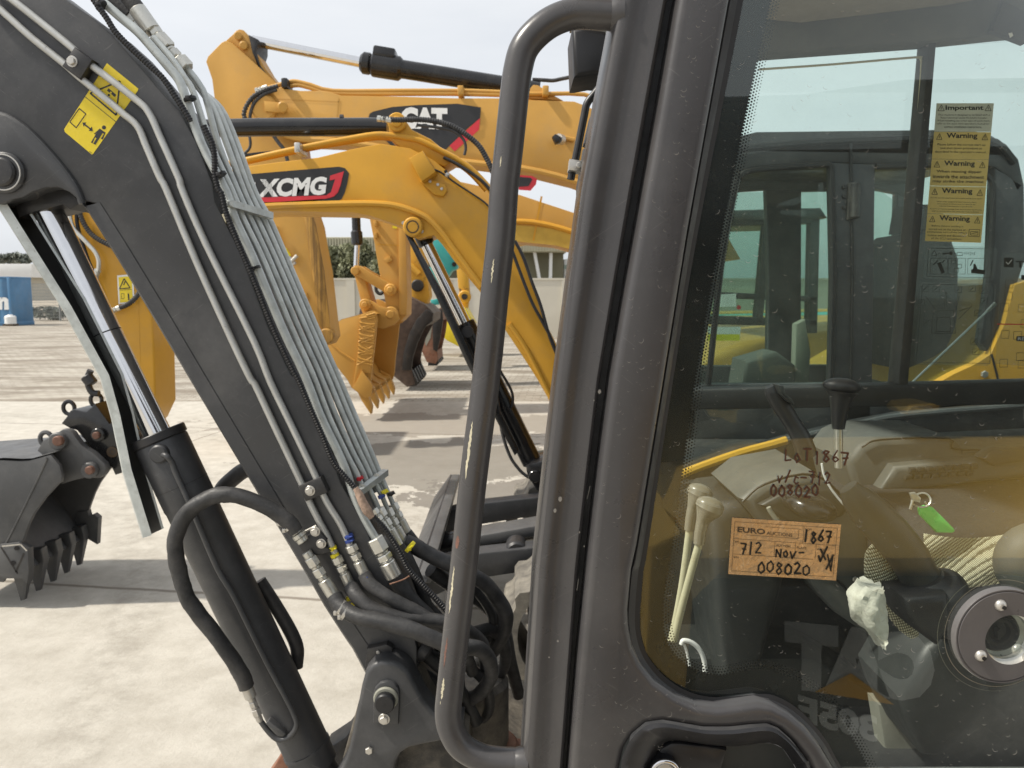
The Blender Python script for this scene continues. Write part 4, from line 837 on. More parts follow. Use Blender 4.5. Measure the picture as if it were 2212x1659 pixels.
    b = B(); b.tube([P(1664,834,Yi),P(1670,846,Yi),P(1684,870,Yi),P(1708,908,Yi),P(1730,946,Yi),P(1744,985,Yi)], [R(26,Yi),R(37,Yi),R(40,Yi),R(38,Yi),R(42,Yi),R(46,Yi)], 'black', 18, 5, sq=.9)
    b.prism([(1680,832),(1694,834),(1698,852),(1712,862),(1718,876),(1700,866),(1684,850)], Yi-.022, Yi, 'trim_dk', .003); X(b, 'joystick')
    Yi = 1.28
    b = B(); b.tube([P(1812,1010,Yi),P(1811,920,Yi)], .007, 'zinc', 12, 0); b.tube([P(1811,926,Yi),P(1812,905,Yi),P(1814,880,Yi),P(1817,858,Yi),P(1819,846,Yi)], [R(26,Yi),R(32,Yi),R(38,Yi),R(52,Yi),R(70,Yi)], 'black', 18, 4)
    b.ball(P(1818,834,Yi), (R(82,Yi),.022,R(36,Yi)), 'black', Quaternion((0,1,0), .08)); X(b, 'dozer_lever')
    for (uv, Yl) in (([(1450,1384),(1462,1330),(1476,1250),(1490,1141)],1.06), ([(1455,1384),(1473,1310),(1493,1235),(1511,1171)],1.0)):
        kx, ky = uv[-1]; b = B(); b.tube([P(u, v, Yl) for u, v in uv], R(17,Yl), 'cream', 14, 4); lv = X(b, 'travel_lever')
        b = B(); k2 = 1 if Yl > 1.03 else 1.12; b.tube([P(kx-1,ky+4,Yl),P(kx+2,ky-22,Yl),P(kx+7,ky-44,Yl),P(kx+13,ky-58,Yl),P(kx+20,ky-72,Yl),P(kx+24,ky-84,Yl)], [R(22,Yl)*k2,R(23,Yl)*k2,R(25,Yl)*k2,R(38,Yl)*k2,R(56,Yl)*k2,R(52,Yl)*k2], 'knob', 22, 5)
        b.ball(P(kx+23,ky-80,Yl), (R(57,Yl)*k2,.016,R(32,Yl)*k2), 'knob', Quaternion((0,1,0), .3)); build(b, 'lever_knob', lv)
    b = B(); pts = [(1472+0,1392),(1476,1384),(1490,1386),(1505,1396),(1516,1412),(1522,1432),(1523,1450)]; b.tube(PL(pts,1.2), R(11,1.2), 'white', 12, 5); b.tube(PL([(1478,1392),(1484,1410),(1490,1440)],1.2), R(6,1.2), 'white', 8); X(b, 'cup_holder_ring')
    b = B(); b.prism([(1530,1120),(1560,1090),(1640,1080),(1700,1110),(1720,1180),(1690,1300),(1640,1480),(1560,1480),(1540,1300)], 1.35, 1.55, 'trim_dk', .03, 4); b.prism([(1300,1420),(1760,1420),(1900,1500),(2000,2300),(1250,2300)], 1.42, 1.58, 'trim_dk', .02); X(b, 'front_console')
    b = B(); b.prism([(1600,1080),(1650,1040),(1760,1020),(1850,1090),(1960,1150),(2020,1190),(2010,1330),(1960,1400),(1900,1390),(1810,1330),(1720,1220),(1650,1140)], 1.30, 1.50, 'trim', .02, 4); b.prism([(1640,1092),(1700,1060),(1790,1046),(1845,1096),(1820,1120),(1720,1140)], 1.285, 1.31, 'trim_dk', .012, 3); b.tube(PL([(1604,1084),(1652,1046),(1760,1026),(1846,1094),(1958,1156)],1.297), .0022, 'seal', 6, 4); b.tube(PL([(1700,1200),(1790,1240),(1850,1300),(1900,1390)],1.298), .0022, 'seal', 6, 4); fc = X(b, 'footwell_console')
    for uv in ((1676,1120),(1905,1170),(1846,1250)): bolt(P(*uv,1.298), R(13,1.3), fc, 'steel', False)
    b = B(); b.ball(P(1748,1092,1.25), (R(120,1.25),.05,R(62,1.25)), 'blackpaint', Quaternion((0,1,0), .25), 28); b.tube(PL([(1660,1096),(1668,1110),(1690,1136),(1720,1150)],1.24), .004, 'trim_lt', 8); X(b, 'lever_boot')
    b = B(); b.prism([(1830,1000),(1860,962),(1900,944),(2050,942),(2072,952),(2085,975),(2400,960),(2400,1130),(2060,1150),(1940,1130),(1850,1080)], 1.38, 1.56, 'trim', .015, 3)
    b.prism([(1900,1060),(1935,1008),(2140,990),(2400,980),(2400,1010),(1960,1062)], 1.35, 1.39, 'trim', .010, 3); b.prism([(2120,990),(2145,972),(2240,968),(2260,990),(2150,1008)], 1.335, 1.36, 'trim_dk', .006)
    b.tube(PL([(1846,1076),(1940,1126),(2060,1145),(2400,1126)],1.376), .0022, 'seal', 6, 4); b.tube(PL([(1862,966),(1902,950),(2050,948),(2080,972),(2400,964)],1.377), .0018, 'seal', 6, 4); cons = X(b, 'right_console')
    b = B()
    for i in range(8):
        for j in range(2): 
            u, v = 1968+i*19-j*10, 1012+j*15-i*1.2; b.prism([(u,v),(u+13,v-.8),(u+11,v+9),(u-2,v+10)], 1.343, 1.352, 'trim_dk', .0015)
    build(b, 'switch_panel', cons)
    b = B(); b.prism([(2000,1098),(2080,1092),(2190,1096),(2212,1108),(2400,1106),(2400,1150),(2190,1142),(2050,1148)], 1.25, 1.32, 'trim', .008, 3); b.prism([(2085,1100),(2176,1103),(2188,1112),(2060,1108)], 1.245, 1.25, 'trim_dk', .002); build(b, 'storage_tray', cons)
    Yi = 1.02
    b = B(); b.tube([P(1832,1052,Yi),P(1852,1078,Yi),P(1880,1108,Yi),P(1922,1152,Yi),P(1958,1196,Yi),P(1982,1238,Yi),P(1996,1268,Yi)], [R(44,Yi),R(70,Yi),R(84,Yi),R(90,Yi),R(88,Yi),R(88,Yi),R(98,Yi)], 'trim_dk', 22, 6, sq=.7)
    b.tube([P(1993,1248,Yi),P(2000,1264,Yi),P(2008,1276,Yi),P(2012,1286,Yi),P(2012,1294,Yi)], [R(90,Yi),R(120,Yi),R(150,Yi),R(158,Yi),R(120,Yi)], 'seal', 24, 4)
    b.prism([(1950,1290),(2052,1284),(2062,1350),(2030,1400),(1975,1360),(1953,1330)], Yi-.05, Yi+.06, 'seal', .012, 3); X(b, 'safety_lever')
    b = B(); b.tube(PL([(1775,1001),(1780,1026),(1794,1054),(1812,1078),(1826,1094)],1.2), .0018, 'white', 6); X(b, 'highlight_line')  # white tube painted in as a curved highlight
    b = B(); b.prism([(2010,1400),(2060,1380),(2120,1400),(2150,1500),(2300,1560),(2300,1659),(2000,1640),(1960,1560),(1945,1510),(1985,1440)], 1.15, 1.3, 'trim_dk', .02, 3); X(b, 'seat_base')
    b = B(); b.prism([(2030,1140),(2212,1138),(2500,1120),(2500,1460),(2250,1460),(2060,1400),(1990,1300),(1985,1180)], 1.12, 1.5, 'seatcloth', .05, 5); b.prism([(2860,300),(3100,260),(3200,600),(3140,1130),(2880,1130)], 1.0, 1.5, 'seatcloth', .06, 5); X(b, 'operator_seat')
    b = B(); c = P(2240,1215,1.0); b.ball(c, (.055,.04,.055), 'trim', seg=28); X(b, 'seat_adjuster_knob')
    # mirror hardware seen between rail and pillar
    Ym = 1.15
    b = B(); b.prism([(1236,62),(1262,60),(1308,66),(1322,90),(1306,162),(1282,160),(1250,166),(1240,166)], Ym, Ym+.09, 'black', .010, 3); X(b, 'work_lamp')
    Ym = .92
    b = B(); b.tube(PL([(1312,176),(1300,184),(1284,203),(1268,224),(1262,250),(1252,300),(1242,350),(1236,372),(1233,388)],Ym), R(16,Ym), 'black', 14, 5); X(b, 'mirror_arm')
    b = B(); b.prism([(1231,342),(1258,346),(1262,352),(1258,372),(1228,368)], Ym-.012, Ym+.008, 'steel', .003); cl = X(b, 'arm_clamp'); bolt(P(1251,357,Ym-.012), R(13,Ym), cl, washer=False)
    b = B(); b.prism([(1304,208),(1296,250),(1290,318),(1262,309),(1264,300),(1276,250),(1288,225)], Ym+.005, Ym+.03, 'black', .004); b.prism([(1262,318),(1300,318),(1300,470),(1258,462),(1248,430),(1248,400),(1258,345)], Ym+.035, Ym+.06, 'paint', .008); X(b, 'mirror_bracket')
    return root
def xcmg():
    root = thing('excavator', (.9, 3.7, 0), 'ochre excavator next behind the grey one, with red and black boom decal and grey bucket', 'excavator', 'excavators parked side by side')
    X = lambda b, n, **k: build(b, n, root, **k)
    Y0, Y1 = 3.92, 4.20
    # boom
    b = B()
    o = [(250,425),(440,380),(526,360),(600,350),(687,340),(760,322),(823,310),(885,320),(935,345),(988,387),(1060,450),(1100,494),(1135,560),(1170,679),(1207,753),(1290,930),(1330,1030),(1240,1050),(1195,880),(1160,818),(1126,765),(1092,714),(1036,629),(982,565),(955,528),(937,508),(903,517),(885,508),(872,490),(861,487),(799,466),(761,459),(578,456),(420,470),(250,500)]
    b.prism(o, Y0, Y1, 'yel', .006); 
    boom = X(b, 'boom')
    b = B(); fl = [(420,456),(568,446),(637,443),(740,440),(811,440),(861,446),(910,464),(935,482),(960,510),(985,545),(1040,620)]
    b.tube(PL(fl, Y0-.004), .016, 'yel', 8, 5)
    b.tube(PL([(1100,700),(1140,760),(1200,880)],Y0), .014, 'yel', 8, 3); build(b, 'boom_flange', boom)
    b = B(); c = P(893,491,Y0); b.cyl(c+Vector((0,.05,0)), c+Vector((0,-.03,0)), R(42,Y0), 'yel', 30, bev=.008); b.loft([[c+Vector((math.cos(2*PI*i/30)*r, -.032, math.sin(2*PI*i/30)*r)) for i in range(30)] for r in (R(27,Y0),R(22,Y0))], 'darksteel', closed=True); build(b, 'pivot_pin', boom)
    for uv in ((872,482),(911,500)): bolt(P(*uv,Y0), R(9,Y0), boom, washer=False)
    # decal
    Yd = Y0-.002; b = B()
    b.poly([(470,384),(541,376),(732,360),(745,363),(754,374),(750,397),(744,418),(738,430),(727,436),(613,440),(470,443)], Yd, 'decalblk')
    b.poly([(714,379),(743,370),(736,400),(730,416),(722,424),(712,428),(560,431),(470,432),(470,442),(612,438),(660,437),(560,433),(560,428),(700,425),(715,418),(720,404),(725,386),(712,389)], Yd-.002, 'decalred')
    b.poly([(713,380),(743,370),(735,401),(729,415),(720,424),(706,428),(706,421),(715,415),(719,402),(724,387),(712,390)], Yd-.003, 'decalred'); b.poly([(470,429),(707,422),(707,429),(600,436),(470,440)], Yd-.0035, 'decalred')
    b.textuv("XCMG", (556,427), (702,421), 40, Yd-.004, 'decalwht', .05, 5)
    b.poly([(536,396),(552,394),(546,427),(530,428)], Yd-.004, 'decalwht')
    for k in range(7): b.line((566+k*3,386),(572+k*3,427),.7,Yd-.005,'decalblk')
    build(b, 'logo_decal', boom)
    # box bracket and small plate
    b = B(); b.prism([(883,342),(913,325),(941,371),(911,392)], Y0-.10, Y0+.01, 'yel', .006); build(b, 'guard_bracket', boom)
    b = B(); b.prism([(908,392),(920,384),(962,398),(966,412),(958,424),(938,420)], Y0-.02, Y0, 'yel', .004); pl = build(b, 'mounting_plate', boom)
    for uv in ((929,392),(946,399),(954,408)): bolt(P(*uv,Y0-.02), R(7,Y0), pl, washer=False)
    # pipes along the boom
    for pts, w, k, Yk in (([(300,392),(440,364),(528,347),(590,333),(650,320),(700,310),(749,301),(811,291),(848,293),(880,298),(910,305),(960,330),(988,345),(1019,367),(1057,407),(1085,450)], 13, 'yel', Y0+.04), ([(528,352),(650,326),(749,308),(811,299),(848,301),(910,314),(960,338),(1010,370),(1050,412)], 9, 'yel', Y0+.10), ([(500,340),(560,332),(640,324),(700,312)],7,'rubber',Y0+.16), ([(930,366),(950,371),(985,396),(1040,432),(1060,450)],4,'black',Y0-.012), ([(958,340),(990,356),(1040,390),(1070,425)],7,'black',Y0+.02)):
        b = B(); b.tube(PL(pts, Yk), R(w,Yk), k, 10, 4); X(b, 'hydraulic_pipe' if k == 'yel' else 'hose')
    b = B(); b.box(P(650,324,Y0+.05), (.03,.14,.05), 'steel', bev=.006); X(b, 'pipe_clamp')
    b = B(); b.ball(P(966,378,Y0-.02), R(11,Y0), 'steel'); b.cyl(P(962,368,Y0-.02), P(966,378,Y0-.02), .008, 'black'); X(b, 'grease_nipple')
    for pts, w in (([(828,257),(858,259),(900,258),(935,261),(970,270),(1000,286),(1032,312),(1050,340),(1064,370),(1075,400)], 12), ([(900,270),(950,276),(980,283),(1000,300),(1006,318),(1003,335)], 6)):
        b = B(); b.tube(PL(pts, Y0-.06), R(w,Y0), 'rubber', 12, 5, rib=(.012,.0022) if w > 8 else None); X(b, 'hose')
    fitting(P(815,256,Y0-.06), P(846,260,Y0-.06), R(13,Y0), root)
    # lower boom hoses on its back
    for pts in ([(1112,520),(1130,555),(1150,612),(1168,660),(1185,720),(1205,770),(1260,880)], [(1104,535),(1128,600),(1150,655),(1170,692),(1192,735),(1210,790)]):
        b = B(); b.tube(PL(pts, Y0-.05), R(7,Y0), 'black', 10, 5); X(b, 'hose')
    # arm cylinder lying over the boom
    Yc = 4.06
    b = B(); b.tube([P(380,279,Yc), P(560,275,Yc), P(800,274,Yc), P(838,275,Yc)], R(37,Yc), 'blackpaint', 32, 0); b.cyl(P(735,256,Yc), P(742,256,Yc), .02, 'black'); X(b, 'cylinder_barrel')
    b = B(); b.tube([P(200,283,Yc), P(400,279,Yc)], R(24,Yc), 'chrome', 24, 0); X(b, 'cylinder_rod')
    b = B(); b.prism([(838,262),(846,250),(858,245),(870,250),(879,264),(890,280),(930,300),(985,345),(960,360),(880,330),(842,300)], Yc-.10, Yc+.10, 'yel', .008); c = P(858,265,Yc-.1); b.cyl(c, c+Vector((0,-.02,0)), R(38,Yc), 'yel', 28, bev=.005); b.cyl(c, c+Vector((0,-.028,0)), R(22,Yc), 'yel', 24, bev=.004); X(b, 'cylinder_bracket')
    # lift cylinder
    a0, a1 = P(918,520,Yc), P(1024,738,Yc); e = P(1150,1000,Yc)
    b = B(); b.cyl(P(908,500,Yc), P(922,530,Yc), R(36,Yc), 'blackpaint', 24, bev=.008); b.tube([P(920,525,Yc), P(1008,706,Yc)], R(26,Yc), 'chrome', 24, 0); X(b, 'cylinder_rod')
    b = B(); b.cyl(P(1003,697,Yc), e, R(44,Yc), 'blackpaint', 28, bev=.006); b.cyl(P(1012,715,Yc)+Vector((0,-.06,0)), P(1012,715,Yc)+Vector((0,-.09,0)), .03, 'black', 16); X(b, 'cylinder_barrel')
    b = B(); b.prism([(874,504),(888,510),(960,640),(1030,790),(1120,975),(1112,985),(1010,790),(946,650)], Yc-.12, Yc-.06, 'blackpaint', .006); X(b, 'rod_guard')
    b = B(); b.tube(PL([(1062,800),(1076,873),(1080,905),(1086,940),(1101,984),(1118,1010),(1133,1025),(1152,1036),(1175,1048)],Yc-.1), R(7,Yc), 'rubber', 10, 5); b.tube(PL([(1066,770),(1080,800),(1098,830),(1106,848),(1108,862),(1106,880)],Yc-.05), R(6,Yc), 'black', 10, 5); X(b, 'hose')
    b = B(); b.prism([(1136,1008),(1150,1000),(1240,985),(1290,1080),(1200,1090),(1160,1060),(1140,1030)], Yc-.14, Yc+.14, 'blackpaint', .01); c = P(1155,1028,Yc-.14); b.cyl(c, c+Vector((0,-.02,0)), R(26,Yc), 'blackpaint', 24, bev=.004); X(b, 'swing_bracket')
    # stick
    b = B(); Ys = 3.96
    b.prism([(60,330),(140,380),(200,440),(260,560),(329,681),(333,760),(336,876),(318,915),(296,936),(276,930),(250,860),(214,735),(170,560),(120,480)], Ys, Ys+.24, 'yel', .012, 3); st = X(b, 'stick')
    b = B(); b.line((298,649),(303,830),2.2,Ys-.0015,'yel'); b.poly([(253,595),(287,592),(291,654),(256,657)],Ys-.002,'decalwht'); b.poly([(256,599),(284,596),(287,651),(259,654)],Ys-.003,'decalyel')
    b.pline([(258,624),(281,622),(268,602)],2.2,Ys-.004,'decalblk',True); b.line((258,627),(285,625),.8,Ys-.004,'decalblk'); b.line((277,634),(278,648),3,Ys-.004,'decalblk'); b.pline([(262,634),(268,634),(268,645),(262,645)],.8,Ys-.004,'decalblk',True); b.line((267,616),(270,608),2.2,Ys-.004,'decalblk')
    build(b, 'warning_sticker', st)
    b = B(); b.tube(PL([(168,420),(171,436),(173,462),(182,484),(196,504),(214,518),(238,530),(262,540)],Ys-.03), R(11,Ys), 'rubber', 12, 6, rib=(.012,.0022)); X(b, 'hose')
    b = B(); b.tube(PL([(150,450),(152,475),(160,495),(176,512),(193,530),(206,545),(213,562),(213,582),(209,595)],Ys-.04), R(9,Ys), 'zinc', 12, 5); X(b, 'steel_pipe')
    fitting(P(212,582,Ys-.04), P(204,604,Ys-.04), R(15,Ys), root)
    b = B(); b.tube(PL([(166,446),(168,490),(190,560),(214,620),(224,660),(228,700)],Ys-.02), R(8,Ys), 'black', 10, 5); X(b, 'hose')
    b = B(); b.tube(PL([(258,665),(275,658),(288,648),(297,638),(304,625)],Ys-.03), R(11,Ys), 'rubber', 12, 5, rib=(.012,.0022)); X(b, 'hose')
    fitting(P(241,672,Ys-.03), P(260,664,Ys-.03), R(13,Ys), root)
    # coupler and bucket
    Yn, Yw = 3.78, 4.42
    b = B(); b.prism([(131,915),(143,900),(150,888),(160,884),(185,890),(205,872),(236,915),(280,905),(300,940),(290,1000),(262,1022),(248,1027),(240,1010),(215,1000),(196,968),(180,948),(165,930),(150,926)], 3.93, 4.22, 'blackpaint', .01)
    for (u, v) in ((149,881),(208,864)):
        c = P(u,v,4.05); b.tube([c+Vector((math.cos(2*PI*i/18)*.030,0,math.sin(2*PI*i/18)*.034)) for i in range(19)], .011, 'blackpaint', 8, 0)
    cp = X(b, 'quick_coupler')
    for uv in ((216,938),): 
        b = B(); c = P(*uv,3.93); b.cyl(c, c+Vector((0,-.03,0)), R(30,3.9), 'blackpaint', 20, bev=.005); b.cyl(c, c+Vector((0,-.045,0)), R(16,3.9), 'rustpin', 18, bev=.003); build(b, 'coupler_pin', cp)
    b = B(); c = P(243,976,3.93); b.cyl(c, c+Vector((0,-.006,0)), R(24,3.9), 'khaki', 24); b.pline([(236,976),(243,970),(250,976),(243,982)],1.5,3.923,'decalblk',True); build(b, 'badge', cp)
    b = B(); b.tube(PL([(196,800),(190,815),(192,835),(200,848),(214,850)],3.95), R(14,3.95), 'black', 10, 5); b.cyl(P(186,812,3.95), P(200,830,3.95), R(26,3.95), 'black', 16, bev=.005); X(b, 'hose')
    side = [(-190,1010),(-90,1003),(0,994),(40,996),(62,995),(88,988),(109,982),(128,1005),(134,1029),(132,1042),(124,1047),(98,1075),(74,1108),(62,1132),(56,1148),(50,1165),(47,1176),(36,1200),(18,1238),(6,1258),(-60,1255),(-130,1235),(-190,1180),(-215,1090)]
    W = PL(side, Yn); off = Vector((0, Yw-Yn, 0))
    b = B(); b.prism(side, Yn, Yn+.02, 'bucket', .003); b.prism([q+Vector((0,Yw-Yn-.02,0)) for q in W], Yw-.02, Yw, 'bucket', .003, uv=False)
    shell = W[20:] + W[:7]
    b.loft([shell, [q+off for q in shell]], 'bucket'); b.loft([[q+Vector((.02,0,.012)) for q in shell], [q+off+Vector((.02,0,.012)) for q in shell]], 'bucket')
    lip = [P(18,1236,Yn), P(58,1146,Yn)]
    b.prism([(45,1240),(36,1246),(-4,1194),(-54,1134),(-110,1060),(-104,1054),(-46,1126),(4,1186)], Yn+.01, Yw-.01, 'bucket', .003); b.prism([(20,1204),(36,1226),(34,1229),(17,1207)], Yn+.02, Yw-.02, 'bucket', .001)
    b.tube(PL([(100,988),(98,1000),(60,1080),(14,1172),(6,1182),(-10,1190)],Yn-.001), .006, 'bucket', 6)
    # step in far side cutter
    bk = X(b, 'bucket')
    for yy in (Yw-.03, Yn):
        b = B(); d = Vector((0, yy-Yn, 0))
        b.prism([q+d for q in PL([(0,1176),(40,1172),(47,1178),(60,1186),(62,1235),(58,1262),(48,1250),(30,1250),(10,1250),(-20,1240)],Yn-.015)], Yn-.015+d.y, Yn+.03+d.y, 'bucket', .003, uv=False)
        if yy > Yn:
            b = B(); b.prism([q+d for q in PL([(20,1178),(46,1176),(50,1190),(62,1184),(74,1194),(71,1260),(34,1238),(10,1236)],Yn)], Yw-.03, Yw+.01, 'bucket', .003, uv=False); build(b, 'side_cutter', bk)
    b.pline([(2,1182),(38,1240)],3,Yn-.017,'darksteel'); b.pline([(52,1195),(34,1236)],4,Yn-.017,'darksteel'); b.pline([(4,1180),(44,1176),(58,1190)],3,Yn-.017,'steel')
    for uv in ((36,1184),(28,1216)): b.cyl(P(*uv,Yn-.012), P(*uv,Yn-.024), .012, 'darksteel', 6)
    build(b, 'side_cutter', bk)
    for k in range(5):
        yy = Yn+.06+k*(Yw-Yn-.12)/4; d = Vector((0, yy-Yn, 0))
        b = B(); w_ = .026
        t = [(20,1212),(46,1208),(52,1236),(46,1270),(40,1304),(31,1306),(22,1272),(14,1240)]
        b.prism([q+d-Vector((0,w_,0)) for q in PL(t, Yn)], yy-w_, yy+w_, 'bucket', .004, 1, uv=False); zt, zb = P(30,1225,Yn).z, P(34,1306,Yn).z
        b.v = [(x, yy+(y-yy)*max(.4, min(1, .42+.58*(z-zb)/(zt-zb))), z) for x, y, z in b.v]; build(b, 'bucket_tooth', bk)
    for y0, y1 in ((4.26,4.30),(3.86,3.90)):
        b = B(); d = y0-3.86
        e_ = PL([(80,974),(92,952),(108,944),(122,936),(134,928),(146,928),(156,934),(164,946),(174,960),(184,969),(200,978),(213,990),(226,1002),(229,1012),(225,1026),(214,1033),(200,1033),(184,1032),(158,1038),(132,1046),(120,1010),(100,990)], 3.86)
        b.prism([q+Vector((0,d,0)) for q in e_], y0, y1, 'bucket', .006, uv=False)
        if d: build(b, 'bucket_ear', bk)
    for uv, r in (((130,951),32),((198,1014),30)):
        c = P(*uv,3.86); b.cyl(c, c+Vector((0,-.035,0)), R(r+6,3.86), 'bucket', 24, bev=.006)
    b.line((112,978),(164,966),4,3.858,'bucket')
    c = P(100,956,3.9); b.tube([c+Vector((math.cos(2*PI*i/18)*.030,0,.02+math.sin(2*PI*i/18)*.034)) for i in range(19)], .012, 'bucket', 8, 0); build(b, 'bucket_ear', bk)
    for uv, r in (((130,951),22),((198,1014),18)): 
        b = B(); c = P(*uv,3.83); b.cyl(c, c+Vector((0,-.03,0)), R(r,3.86), 'rustpin', 20, bev=.004); build(b, 'bucket_pin', bk)
    # tracks, blade
    for y0 in (2.85, 4.22):
        b = B(); track(b, .235, 2.4, .275, y0, y0+.36, 'dusttrack', 52); X(b, 'track')
        b = B(); b.cyl((.235,y0-.01,.275), (.235,y0+.3,.275), .17, 'paint_dk', 28, bev=.02); b.cyl((.235,y0-.03,.275), (.235,y0,.275), .06, 'dirty', 20, bev=.01); b.prism([Vector((x,y0+.05,z)) for x, z in ((.3,.16),(.5,.14),(2.2,.14),(2.4,.2),(2.3,.42),(.5,.42),(.36,.36))], y0+.05, y0+.3, 'paint_dk', .02, uv=False)
        for i in range(4): b.cyl((.62+i*.42,y0,.10), (.62+i*.42,y0+.2,.10), .065, 'dirty', 18, bev=.01)
        X(b, 'track_frame')
    b = B(); bl = [(-.52,.12),(-.46,.10),(-.42,.22),(-.42,.36),(-.33,.50),(-.37,.52),(-.47,.38),(-.48,.24)]
    b.prism([Vector((x,2.85,z)) for x, z in bl], 2.85, 4.55, 'paint', .008, uv=False); b.box((-.34,3.72,.50),(.05,1.68,.035),'bucket',bev=.006); X(b, 'dozer_blade')
    for yy in (3.28, 4.1):
        b = B(); b.prism([Vector((x,yy,z)) for x, z in ((-.44,.22),(-.2,.34),(.30,.42),(.34,.52),(-.2,.46),(-.44,.4))], yy, yy+.1, 'paint', .01, uv=False); X(b, 'blade_arm')
    b = B(); b.box((.02,3.52,.50),(.5,.16,.05),'bucket',Quaternion((0,1,0),-.18),.008); b.cyl((-.35,3.6,.40),(.22,3.6,.50),.055,'blackpaint',20,bev=.006); b.cyl((.02,3.42,.46),(.02,3.30,.46),.05,'paint_dk',18,bev=.01)
    X(b, 'blade_cylinder')
    b = B(); b.box((1.3,3.72,.42), (1.5,1.1,.30), 'dirty', bev=.05); X(b, 'undercarriage')
    # upper body and cab
    b = B(); b.prism([Vector((x,3.0,z)) for x, z in ((1.85,.62),(1.85,1.0),(2.1,1.16),(3.0,1.16),(3.1,1.0),(3.1,.62))], 2.95, 4.55, 'paint_dk', .05, 4, uv=False); b.prism([Vector((x,3.0,z)) for x, z in ((.45,.62),(.45,.80),(.9,.86),(1.84,.90),(1.84,.62))], 3.05, 4.5, 'paint_dk', .03, 3, uv=False); X(b, 'upper_body')
    b = B(); fe = [(1440,1042),(1481,1021),(1530,1002),(1600,978),(1660,962),(1699,951),(1752,938),(1860,914),(1960,896),(2212,876)]
    b.prism(fe+[(2212,1010),(1440,1080)], 2.93, 3.02, 'paint_dk', .004); b.tube(PL(fe[5:], 2.925), .012, 'bucket', 8, 3); fd = X(b, 'side_skirt')
    b = B(); b.tube(PL(fe[:6], 2.92), .017, 'yel', 8, 3); build(b, 'skirt_edge', fd)
    Yn = 3.2
    b = B(); b.prism([(2000,842),(2060,808),(2110,785),(2140,765),(2170,700),(2192,615),(2240,600),(2500,610),(2500,838),(1990,844)], Yn-.03, 4.5, 'yel', .04, 4); eng = X(b, 'engine_cover')
    b = B(); b.line((2142,765),(2158,828),5,Yn-.032,'darksteel'); build(b, 'panel_gap', eng); bolt(P(2124,808,Yn-.03), R(16,Yn), eng, washer=False)
    for k, (Yk, nm) in enumerate(((Yn,'cab_side'),(4.0,'cab_side'))):
        d = Yk-Yn
        def pr(b, pts, key='paint', t=.05, bv=.010): b.prism([q+Vector((0,d,0)) for q in PL(pts, Yn)], Yn+d, Yn+d+t, key, bv, uv=False)
        b = B()
        pr(b, [(1540,330),(1597,311),(1700,300),(1845,290),(2043,286),(2142,291),(2176,311),(2202,344),(2214,400),(2196,420),(2180,385),(2150,362),(2100,352),(1891,356),(1800,352),(1700,358),(1622,366),(1600,378),(1540,400)])
        pr(b, [(1500,400),(1600,378),(1560,560),(1520,760),(1500,950),(1440,950),(1470,700)])
        pr(b, [(1795,350),(1892,354),(1890,500),(1884,940),(1792,940),(1800,600)])
        pr(b, [(2150,362),(2214,398),(2216,560),(2190,640),(2170,720),(2140,770),(2120,740),(2140,600)])
        pr(b, [(1490,830),(2020,826),(2010,950),(1480,950)])
        cs = X(b, nm)
        if k == 0:
            b = B(); b.tube(PL([(1530,830),(1560,560),(1592,392),(1600,380),(1622,368),(1700,360),(1784,355),(1794,362),(1796,380),(1800,600),(1794,830)],Yn-.006), .013, 'seal', 6, 3); b.tube(PL([(1560,334),(1600,322),(1700,311),(1845,302),(2043,298),(2138,303),(2166,320),(2192,352)],Yn-.006), .014, 'seal', 6, 3); b.tube(PL([(1838,306),(1842,600),(1838,830)],Yn-.004), .007, 'seal', 6, 0); b.tube(PL([(1893,360),(2000,356),(2096,356),(2130,378),(2146,420),(2136,600),(2118,740)],Yn-.006), .012, 'seal', 6, 3); build(b, 'window_seal', cs)
            b = B(); b.prism([(1835,395),(1856,390),(1858,470),(1832,474)], Yn-.02, Yn+.005, 'paint_dk', .004); b.cyl(P(1848,395,Yn-.02), P(1846,470,Yn-.02), .018, 'paint_dk', 16, bev=.003); hg = build(b, 'door_hinge', cs)
            for v in (404,424,448): bolt(P(1822,v,Yn), R(9,Yn), hg, 'paint_dk', False)
        b = B(); b.poly([q+Vector((0,d,0)) for q in PL([(1520,400),(1640,362),(2100,352),(2190,420),(2140,770),(2020,826),(1500,830)], Yn+.02)], 0, 'glass3', uv=False); build(b, 'side_window', cs)
    z1 = P(1800,291,Yn).z
    b = B(); xa, xb = P(1580,300,Yn).x, P(2150,300,Yn).x
    b.prism([Vector((x,Yn,z)) for x, z in ((xa-.05,z1-.06),(xa-.03,z1-.02),(xa+.1,z1+.01),(xb-.1,z1+.02),(xb,z1-.02),(xb+.05,z1-.08))], Yn+.02, 4.05, 'paint', .02, 3, uv=False); X(b, 'cab_roof')
    b = B(); b.prism([(1955,520),(1985,500),(2060,505),(2080,560),(2075,760),(2060,826),(1960,826),(1945,700)], 3.5, 3.9, 'seatcloth', .05, 4); b.prism([(1975,440),(2040,440),(2050,500),(1965,500)],3.6,3.8,'seatcloth',.03,3); X(b, 'operator_seat')
    b = B(); b.prism([(1720,700),(1740,690),(1752,760),(1748,826),(1716,826)], 3.45, 3.5, 'trim_lt', .008); b.prism([(1610,780),(1680,760),(1720,790),(1720,840),(1600,840)],3.4,3.6,'trim',.02,3); X(b, 'control_console')
    return root

